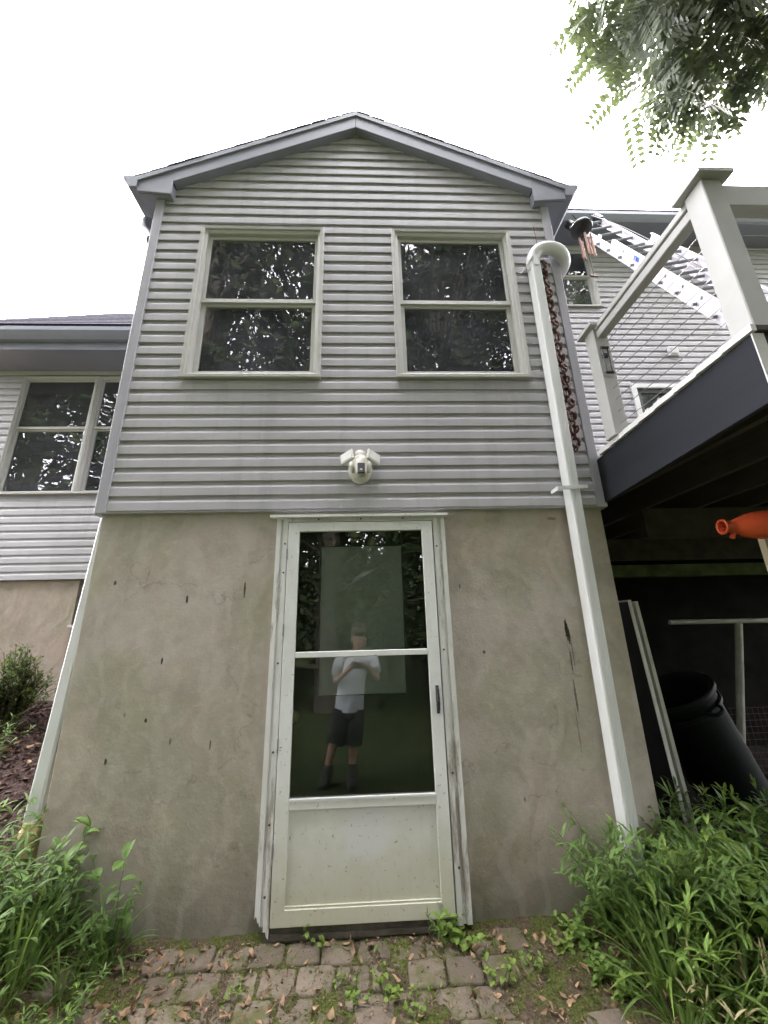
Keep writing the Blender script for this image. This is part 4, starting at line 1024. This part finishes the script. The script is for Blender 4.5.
# shrub in the mulch bed
def make_shrub(loc, h, w_, n, seed, label, leafL=.045):
    r = random.Random(seed); o = thing('shrub', label, 'shrub', loc); st, fo = MB(), MB(); b = Vector(loc)
    for k in range(n):
        a = r.uniform(0, 6.28); sp_ = r.uniform(.05, 1); tip = b+Vector((math.cos(a)*sp_*w_, math.sin(a)*sp_*w_, h*r.uniform(.55, 1.05)*(1-.35*sp_)))
        mid = b.lerp(tip, .5)+Vector((r.gauss(0, .03), r.gauss(0, .03), h*.08))
        pts = bez([b+Vector((r.gauss(0, .03), r.gauss(0, .03), 0)), mid, tip], 6); st.tube(pts, [.006-.004*i/12 for i in range(13)], 4, False)
        for i in range(3, 13):
            for q_ in range(3):
                blade(fo, pts[i]+Vector((r.gauss(0, .015), r.gauss(0, .015), r.gauss(0, .015))), (r.uniform(-1, 1), r.uniform(-1, 1), r.uniform(-.2, 1)), leafL*r.uniform(.6, 1.3), leafL*.22, .5, seg=2)
    st.build('branches', 'bark', o); fo.build('foliage', 'shrub', o, kind='stuff')
make_shrub((-3.15, 1.45, gz(-3.15, 1.45)-.02), .76, .38, 120, 5, 'feathery green shrub in the mulch bed by the left wing')
make_shrub((-3.75, 1.3, gz(-3.7, 1.3)-.02), .78, .42, 110, 6, 'fuller green shrub at the left edge of the mulch bed')
for k, (x, y) in enumerate(((-2.95, .85), (-2.75, .95), (-3.1, 1.0))):
    put(grassy[k], 'bright strappy plant before the shrub in the mulch bed', 'plant', (x, y, gz(x, y)), k*2., .7, 'strappy plants in the mulch bed', name='bed_plant')

put(vine, 'leafy vine climbing the stucco corner beside the yellowed boot', 'vine', (-1.47, -.05, gz(-1.47, -.05)), 3.9, .95)
for k in range(12):
    x, y = rv.uniform(1.75, 2.45), rv.uniform(-.55, -.12)
    put(broad[k % 3], 'broad leaved bright weed at the right edge of the thicket', 'weed', (x, y, gz(x, y)), rv.uniform(0, 6.28), rv.uniform(1.5, 2.3), 'broad weeds at the right edge', name='broadleaf_weed')
# leaf litter, mulch chips
def scatter_leaves(name, n, xr, yr, m, size, label, cat, seed, zoff=.02, flat=.5, keep=None):
    r = random.Random(seed); mb = MB(); c = 0
    while c < n:
        x, y = r.uniform(*xr), r.uniform(*yr)
        if keep and not keep(x, y, r): continue
        c += 1
        s = size*r.uniform(.5, 1.4); e = Matrix.Translation((x, y, gz(x, y)+zoff*r.uniform(.6, 1.3))) @ Matrix.Rotation(r.uniform(0, 6.28), 4, 'Z') @ Matrix.Rotation(r.gauss(0, flat), 4, 'X') @ Matrix.Rotation(r.gauss(0, flat), 4, 'Y')
        cu = r.uniform(-.8, .8)*s; wd = r.uniform(.22, .62)*s; j = lambda: r.uniform(-.22, .22)*s
        P_ = [(-s+j(), j(), j()), (-.35*s+j(), -wd+j(), cu+j()), (-.3*s, 0, cu*.2), (-.35*s+j(), wd+j(), cu), (.4*s+j(), -wd*.9+j(), cu*.8), (.4*s, 0, 0), (.4*s+j(), wd*.9+j(), cu*.6), (s+j(), j(), cu*.5)]
        mb.add([e @ Vector(p) for p in P_], [(0,1,2),(0,2,3),(1,4,5,2),(2,5,6,3),(4,7,5),(5,7,6)])
    o = mb.build(name, m, kind='stuff'); tag(o, label, cat); return o
scatter_leaves('leaf_litter', 760, (-1.35, 1.3), (-1.0, -.03), 'dry', .019, 'brown dead leaves scattered over the paving', 'dead leaves', 1, .026,
               keep=lambda x, y, r: r.random() < .25+.75*sm(-.5, -1.1, x)+.5*sm(.4, .9, x)+.5*sm(-.1, -.04, y))
scatter_leaves('debris', 3200, (-1.4, 1.5), (-1.0, -.02), 'chip2', .0065, 'fine brown crumbs of dead plant matter between the pavers', 'debris', 8, .020, .6)
scatter_leaves('moss_tufts', 5200, (-1.5, 1.6), (-1.0, -.02), 'tuft', .0055, 'tiny moss tufts along the paver joints', 'moss', 9, .016, .9,
               keep=lambda x, y, r: noise.noise(Vector((x*7, y*7, 3)))+.35*noise.noise(Vector((x*23, y*23, 1))) > -.02)
scatter_leaves('fallen_leaflets', 110, (-1.2, 1.1), (-.8, -.05), 'weed2', .010, 'tiny fresh green leaflets fallen on the paving', 'leaflets', 4, .026)
scatter_leaves('mulch', 4200, (-4.6, -1.70), (-.1, 2.15), 'chip', .026, 'dark bark mulch chips in the left bed', 'mulch', 2, .01, .4)
scatter_leaves('bed_leaves', 40, (-3.2, -1.75), (.1, 1.6), 'dry', .03, 'orange brown dead leaves lying on the mulch', 'dead leaves', 3, .03, .35)

# ------------------------------------------------------------------ overhanging tree on the right
def frond(mb, base, d, L, pairs, leafL, r):
    d = Vector(d).normalized(); p = Vector(base); side0 = d.cross(Vector((0, 0, 1)))
    if side0.length < .1: side0 = Vector((1, 0, 0))
    side0.normalize(); roll = r.uniform(-.9, .9)
    stp = L/pairs
    for i in range(pairs):
        side = (side0*math.cos(roll)+side0.cross(d)*math.sin(roll)).normalized()
        q = p+d*stp; o = len(mb.v); tck = side*.0034
        mb.v += [tuple(p-tck), tuple(p+tck), tuple(q+tck), tuple(q-tck)]; mb.f.append((o, o+1, o+2, o+3))
        ll = leafL*(1-.35*abs(i/pairs-.45)*1.6)
        if i > 0:
            for s in (-1, 1):
                dd = (side*s+d*.35+Vector((0, 0, -.12))+Vector((r.gauss(0, .12), r.gauss(0, .12), r.gauss(0, .12)))).normalized(); wv = dd.cross(side.cross(d)).normalized()*ll*.24
                b0 = q; b1 = q+dd*ll*.45; b2 = q+dd*ll; o = len(mb.v)
                mb.v += [tuple(b0), tuple(b1-wv), tuple(b2), tuple(b1+wv)]; mb.f += [(o, o+1, o+2, o+3)]
        d = (d+Vector((0, 0, -.055))).normalized(); p = q
ht = thing('overhanging_tree', 'tree with feathery compound leaves hanging in from the top right', 'tree', (7.2, -3.4, -.5))
tr = MB(); tr.tube(bez([(7.2,-3.4,-.6),(7.15,-3.35,2.5),(6.9,-3.1,6),(6.6,-2.8,9.5)], 5), [.26, .25, .24, .23, .22, .21, .2, .2, .19, .18, .17, .16, .15, .14, .12, .10], 12)
ends = [(2.75, .05, 7.35), (3.2, .3, 7.05), (2.5, -.1, 7.75), (3.7, .4, 6.95), (3.1, -.2, 7.9), (4.2, .3, 7.2), (3.6, -.3, 8.0), (2.9, .35, 8.0), (4.7, .1, 7.7), (5.2, -.8, 8.2), (3.9, 0, 7.5), (3.35, .1, 7.5)]
rt_ = random.Random(9); fol = MB(); brs = MB()
root_l = Vector((6.75, -2.95, 7.4))
for e in ends:
    e = Vector(e)+Vector((.04, 0, .12)); mid = root_l.lerp(e, .55)+Vector((rt_.uniform(-.2, .2), rt_.uniform(-.2, .2), .55))
    pts = bez([root_l, mid, e], 9); brs.tube(pts, [.045-.038*i/18 for i in range(19)], 6, False)
    for i in range(6, 19):
        for q_ in range(7):
            dv = (rt_.uniform(-.75, .7), rt_.uniform(-.8, .8), rt_.uniform(-1.2, .15))
            frond(fol, pts[i]+Vector((rt_.gauss(0, .09), rt_.gauss(0, .09), rt_.gauss(0, .06))), dv, rt_.uniform(.42, .72), 9, .135, rt_)
for c in range(170):  # extra crown clumps out of view, added to dim the right side
    a = rt_.uniform(0, 6.28); rr_ = 3.3*math.sqrt(rt_.random()); cc = Vector((8.6+rr_*math.cos(a), -2.6+rr_*.9*math.sin(a), 9.2+rt_.uniform(-2.4, 3.2)))
    if cc.x-.07 < 1.35*((cc.y+2.41)*.957+(cc.z-1.39)*.286): continue
    for k in range(9): frond(fol, cc+Vector((rt_.gauss(0, .35), rt_.gauss(0, .35), rt_.gauss(0, .25))), (rt_.uniform(-1, 1), rt_.uniform(-1, 1), rt_.uniform(-1, .2)), rt_.uniform(.45, .75), 8, .15, rt_)
tr.build('trunk', 'bark', ht, smooth=True); brs.build('branches', 'bark', ht); fol.build('crown', 'ash', ht, kind='stuff')

# ------------------------------------------------------------------ trees behind the camera, mirrored in the glass
def crown_mesh(seed, h, rad, nclump, nleaf):
    r = random.Random(seed); mb = MB(); br = MB()
    br.tube([(0, 0, -.3), (.05, 0, h*.3), (.0, .08, h*.6), (.05, .0, h*.92)], [.24, .2, .13, .04], 10)
    for c in range(nclump):
        t = r.random()**.8; z = h*(.06+.92*t); rr = rad*math.sin(math.pi*min(1, .28+.66*t))**.6*math.sqrt(r.random())
        a = r.uniform(0, 6.28); cc = Vector((rr*math.cos(a), rr*math.sin(a), z))
        if c % 3 == 0: br.tube([Vector((0, 0, z*.72)), cc*.6+Vector((0, 0, z*.36)), cc], [.05, .03, .012], 5, False)
        cr = r.uniform(.4, .8)
        for k in range(nleaf):
            p = cc+Vector((r.gauss(0, cr*.55), r.gauss(0, cr*.55), r.gauss(0, cr*.38))); d = Vector((r.gauss(0, 1), r.gauss(0, 1), r.gauss(0, .5)-.3)).normalized()
            s = d.cross(Vector((r.gauss(0, 1), r.gauss(0, 1), r.gauss(0, 1)))).normalized(); L = r.uniform(.12, .24); o = len(mb.v)
            mb.v += [tuple(p), tuple(p+d*L*.5-s*L*.3), tuple(p+d*L), tuple(p+d*L*.5+s*L*.3)]; mb.f.append((o, o+1, o+2, o+3))
    out = []
    for nm, m_, mm in (('trunk', br, 'bark'), ('crown', mb, 'tree')):
        me = bpy.data.meshes.new(nm); me.from_pydata(m_.v, [], m_.f); me.materials.append(MT[mm]); me.update(); out.append(me)
    return out
tp = [crown_mesh(60+i, 15.5+i, 3.9, 230, 60) for i in range(3)]
GT = [(-13.5, -7.5, 'mirrored tree farthest left in the left wing windows'), (-9.2, -8.6, 'mirrored tree in the wide left wing window'), (-4.9, -7.4, 'mirrored tree at the left of the upper left bay window'),
      (-1.0, -7.6, 'mirrored tree in the right half of the upper left bay window'), (2.6, -8.3, 'mirrored tree in the middle of the upper right bay window'), (7.6, -8.6, 'mirrored tree at the right of the upper right bay window'), (11.2, -8.2, 'mirrored tree farthest right behind the deck'),
      (-11.5, -13.5, 'back row mirrored tree far left'), (-7, -13, 'back row mirrored tree left of the storm door'), (-3, -14, 'back row mirrored tree behind the person, left side'), (1, -13.2, 'back row mirrored tree behind the person, right side'), (5, -14, 'back row mirrored tree right of the storm door'), (9.5, -13.2, 'back row mirrored tree far right'), (-16.5, -11.5, 'back row mirrored tree at the left end of the row'), (-14.5, -4.6, 'mirrored tree nearest the left wing'), (13.8, -4.4, 'mirrored tree nearest the deck')]
for k, (x, y, lbl) in enumerate(GT):
    o = thing('garden_tree', lbl, 'tree', (x, y, gz(x, y)-.05), 'trees behind the photographer'); o.rotation_euler = (0, 0, k*1.7); s = 1.14+.07*(k % 3)+(.10 if 2 <= k <= 5 else 0); o.scale = (s, s, s)
    for nm, me in zip(('trunk', 'crown'), tp[k % 3]):
        c = bpy.data.objects.new(nm, me); col.objects.link(c); c.parent = o
        if nm == 'crown': c['kind'] = 'stuff'

rw_ = random.Random(77); wd_ = MB()
for c in range(950):
    x = rw_.uniform(-30, 28); y = -17-rw_.uniform(0, 3.5); z = rw_.random()*10.5-.8
    for k in range(40):
        p = Vector((x+rw_.gauss(0, .65), y+rw_.gauss(0, .5), z+rw_.gauss(0, .5))); d = Vector((rw_.gauss(0, 1), rw_.gauss(0, 1), rw_.gauss(0, .6)-.3)).normalized()
        q_ = d.cross(Vector((rw_.gauss(0, 1), rw_.gauss(0, 1), rw_.gauss(0, 1)))).normalized(); L = rw_.uniform(.25, .5); o_ = len(wd_.v)
        wd_.v += [tuple(p), tuple(p+d*L*.5-q_*L*.32), tuple(p+d*L), tuple(p+d*L*.5+q_*L*.32)]; wd_.f.append((o_, o_+1, o_+2, o_+3))
tag(wd_.build('woodland', 'tree', kind='stuff'), 'dark wood edge mirrored behind the person in the storm door', 'woodland')

# ------------------------------------------------------------------ the photographer, mirrored in the storm door
GP = gz(0, -2.85)-.012
per = thing('person', 'person in grey t-shirt and black shorts holding up a phone, mirrored in door', 'person', (-.25, -2.85, GP))
def skin(name, joints, edges, m, parent, sub=2):
    names = list(joints); idx = {n_: i for i, n_ in enumerate(names)}
    me = bpy.data.meshes.new(name); me.from_pydata([joints[n_][0] for n_ in names], [(idx[a], idx[b]) for a, b in edges], []); me.materials.append(MT[m])
    ob = bpy.data.objects.new(name, me); col.objects.link(ob)
    bm = bmesh.new(); bm.from_mesh(me); ly = bm.verts.layers.skin.verify(); bm.verts.ensure_lookup_table()
    for i, n_ in enumerate(names):
        rr = joints[n_][1]; bm.verts[i][ly].radius = rr if isinstance(rr, tuple) else (rr, rr); bm.verts[i][ly].use_root = (i == 0)
    bm.to_mesh(me); bm.free()
    md = ob.modifiers.new('skin', 'SKIN'); md.use_smooth_shade = True
    sb = ob.modifiers.new('sub', 'SUBSURF'); sb.levels = sb.render_levels = sub
    adopt(ob, parent); return ob
bx, by, g0 = -.20, -2.86, GP
def V(x, y, z): return (bx+x, by+y, g0+z)
J = {'pelvis': (V(0,0,.93), .12), 'belly': (V(.02,.01,1.10), .115), 'chest': (V(.06,.0,1.28), .13), 'collar': (V(.09,.0,1.42), .075), 'neck': (V(.105,.02,1.50), .05),
     'jaw': (V(.115,.045,1.56), .065), 'skull': (V(.115,.03,1.65), .085), 'crown': (V(.115,.02,1.705), .062),
     'sl': (V(-.10,.0,1.39), .058), 'el': (V(-.17,.10,1.14), .040), 'wl': (V(.02,.30,1.31), .028), 'hl': (V(.055,.325,1.345), .03),
     'sr': (V(.28,.0,1.40), .058), 'er': (V(.35,.10,1.15), .040), 'wr': (V(.22,.30,1.32), .028), 'hr': (V(.185,.325,1.355), .03),
     'hipl': (V(-.09,0,.86), .092), 'kl': (V(-.17,.10,.49), .058), 'cl': (V(-.22,.03,.34), .054), 'al': (V(-.27,-.03,.10), .038), 'tl': (V(-.31,.12,.04), .036),
     'hipr': (V(.09,0,.86), .092), 'kr': (V(.05,.03,.48), .058), 'cr': (V(.04,-.01,.33), .054), 'ar': (V(.03,-.02,.09), .038), 'tr': (V(.04,.15,.04), .036)}
ED = [('pelvis','belly'),('belly','chest'),('chest','collar'),('collar','neck'),('neck','jaw'),('jaw','skull'),('skull','crown'),('collar','sl'),('sl','el'),('el','wl'),('wl','hl'),('collar','sr'),('sr','er'),('er','wr'),('wr','hr'),
      ('pelvis','hipl'),('hipl','kl'),('kl','cl'),('cl','al'),('al','tl'),('pelvis','hipr'),('hipr','kr'),('kr','cr'),('cr','ar'),('ar','tr')]
# fingers curl round the two ends of the phone
for s, hnd, sg in (('l', 'hl', 1), ('r', 'hr', -1)):
    hp = Vector(J[hnd][0])
    for q_ in range(4):
        k1, k2, k3 = 'f%s%d1' % (s, q_), 'f%s%d2' % (s, q_), 'f%s%d3' % (s, q_)
        z = -.026+.018*q_; LL2 = (.85, 1, 1.05, .95)[q_]
        J[k1] = (tuple(hp+Vector((-sg*.018, .028, z))), .009); J[k2] = (tuple(hp+Vector((-sg*.002, .058*LL2, z))), .0085); J[k3] = (tuple(hp+Vector((sg*.028*LL2, .060*LL2, z))), .0075)
        ED += [(hnd, k1), (k1, k2), (k2, k3)]
    J['t'+s+'1'] = (tuple(hp+Vector((sg*.012, .012, .028))), .010); J['t'+s+'2'] = (tuple(hp+Vector((sg*.035, .018, .045))), .0085)
    ED += [(hnd, 't'+s+'1'), ('t'+s+'1', 't'+s+'2')]
skin('body', J, ED, 'skin', per)
def loft(mb, secs, n=18, yoff=0):
    o = len(mb.v)
    for z, cx, cy, rx, ry in secs:
        for k in range(n):
            t = 2*math.pi*k/n; mb.v.append(V(cx+rx*math.cos(t), cy+ry*math.sin(t)*(1+.05*math.sin(5*t+z*9)+.05*math.sin(11*t-z*23)), z))
    for i in range(len(secs)-1):
        for k in range(n): mb.f.append((o+i*n+k, o+i*n+(k+1) % n, o+(i+1)*n+(k+1) % n, o+(i+1)*n+k))
    return mb
shm = loft(MB(), [(.80, -.005, .0, .178, .135), (.84, -.002, .0, .176, .133), (.98, .01, .005, .168, .13), (1.14, .03, .005, .170, .13), (1.28, .065, .0, .188, .135), (1.37, .085, .0, .190, .12), (1.43, .092, .0, .14, .09), (1.475, .10, .012, .068, .065)])
shm.tube([V(-.06, .0, 1.39), V(-.12, .02, 1.36), V(-.155, .07, 1.22)], [.075, .078, .070], 12); shm.tube([V(.24, .0, 1.40), V(.30, .02, 1.37), V(.335, .07, 1.23)], [.075, .078, .070], 12)
shm.build('shirt', 'shirt', per, smooth=True)
stm = loft(MB(), [(.74, 0, 0, .165, .12), (.80, 0, 0, .168, .125), (.90, 0, 0, .165, .12)])
stm.tube([V(-.085, 0, .82), V(-.12, .02, .64), V(-.165, .09, .46)], [.112, .118, .110], 14); stm.tube([V(.085, 0, .82), V(.07, .015, .64), V(.052, .03, .44)], [.105, .108, .105], 14)
stm.build('shorts', 'shorts', per, smooth=True)
skin('hair', {'a': (V(.115,.005,1.70), .093), 'b': (V(.115,.03,1.735), .07), 'c': (V(.115,-.05,1.62), .065)}, [('a','b'),('a','c')], 'hair', per)
fc = MB().lathe([(0, 0), (.012, .01), (.009, .03), (0, .045)], 8, Matrix.Translation(V(.115,.105,1.585))); fc.build('nose', 'skin', per, smooth=True)
for s in (-1, 1):
    MB().lathe([(0, -.008), (.011, 0), (0, .008)], 8, Matrix.Translation(V(.115+s*.032,.108,1.635))).build('eye', 'shorts', per, smooth=True)
    MB().lathe([(0, -.03), (.012, -.015), (.014, .015), (0, .03)], 8, Matrix.Translation(V(.115+s*.088,.02,1.62))).build('ear', 'skin', per, smooth=True)
MB().tube([V(.09,.113,1.56), V(.14,.113,1.56)], .006, 6).build('mouth', 'chain', per)
for nm, (a, k, t) in {'l': ('al', 'cl', 'tl'), 'r': ('ar', 'cr', 'tr')}.items():
    A_, C_, T_ = Vector(J[a][0]), Vector(J[k][0]), Vector(J[t][0])
    skin('boot', {'a': (tuple(A_+Vector((0, 0, -.03))), .066), 'b': (tuple(A_.lerp(C_, .7)), .066), 'c': (tuple(T_+Vector((0, .05, .004))), .060), 'd': (tuple(A_+Vector((0, -.045, -.04))), .045)}, [('a','b'),('a','c'),('a','d')], 'boots', per)
ph = B(*(V(.045, 0, 0)[0], V(.195, 0, 0)[0], by+.372, by+.381, g0+1.315, g0+1.39)).build('phone', 'black', bevel=.003)
tag(ph, 'dark phone held up by the mirrored person', 'phone')
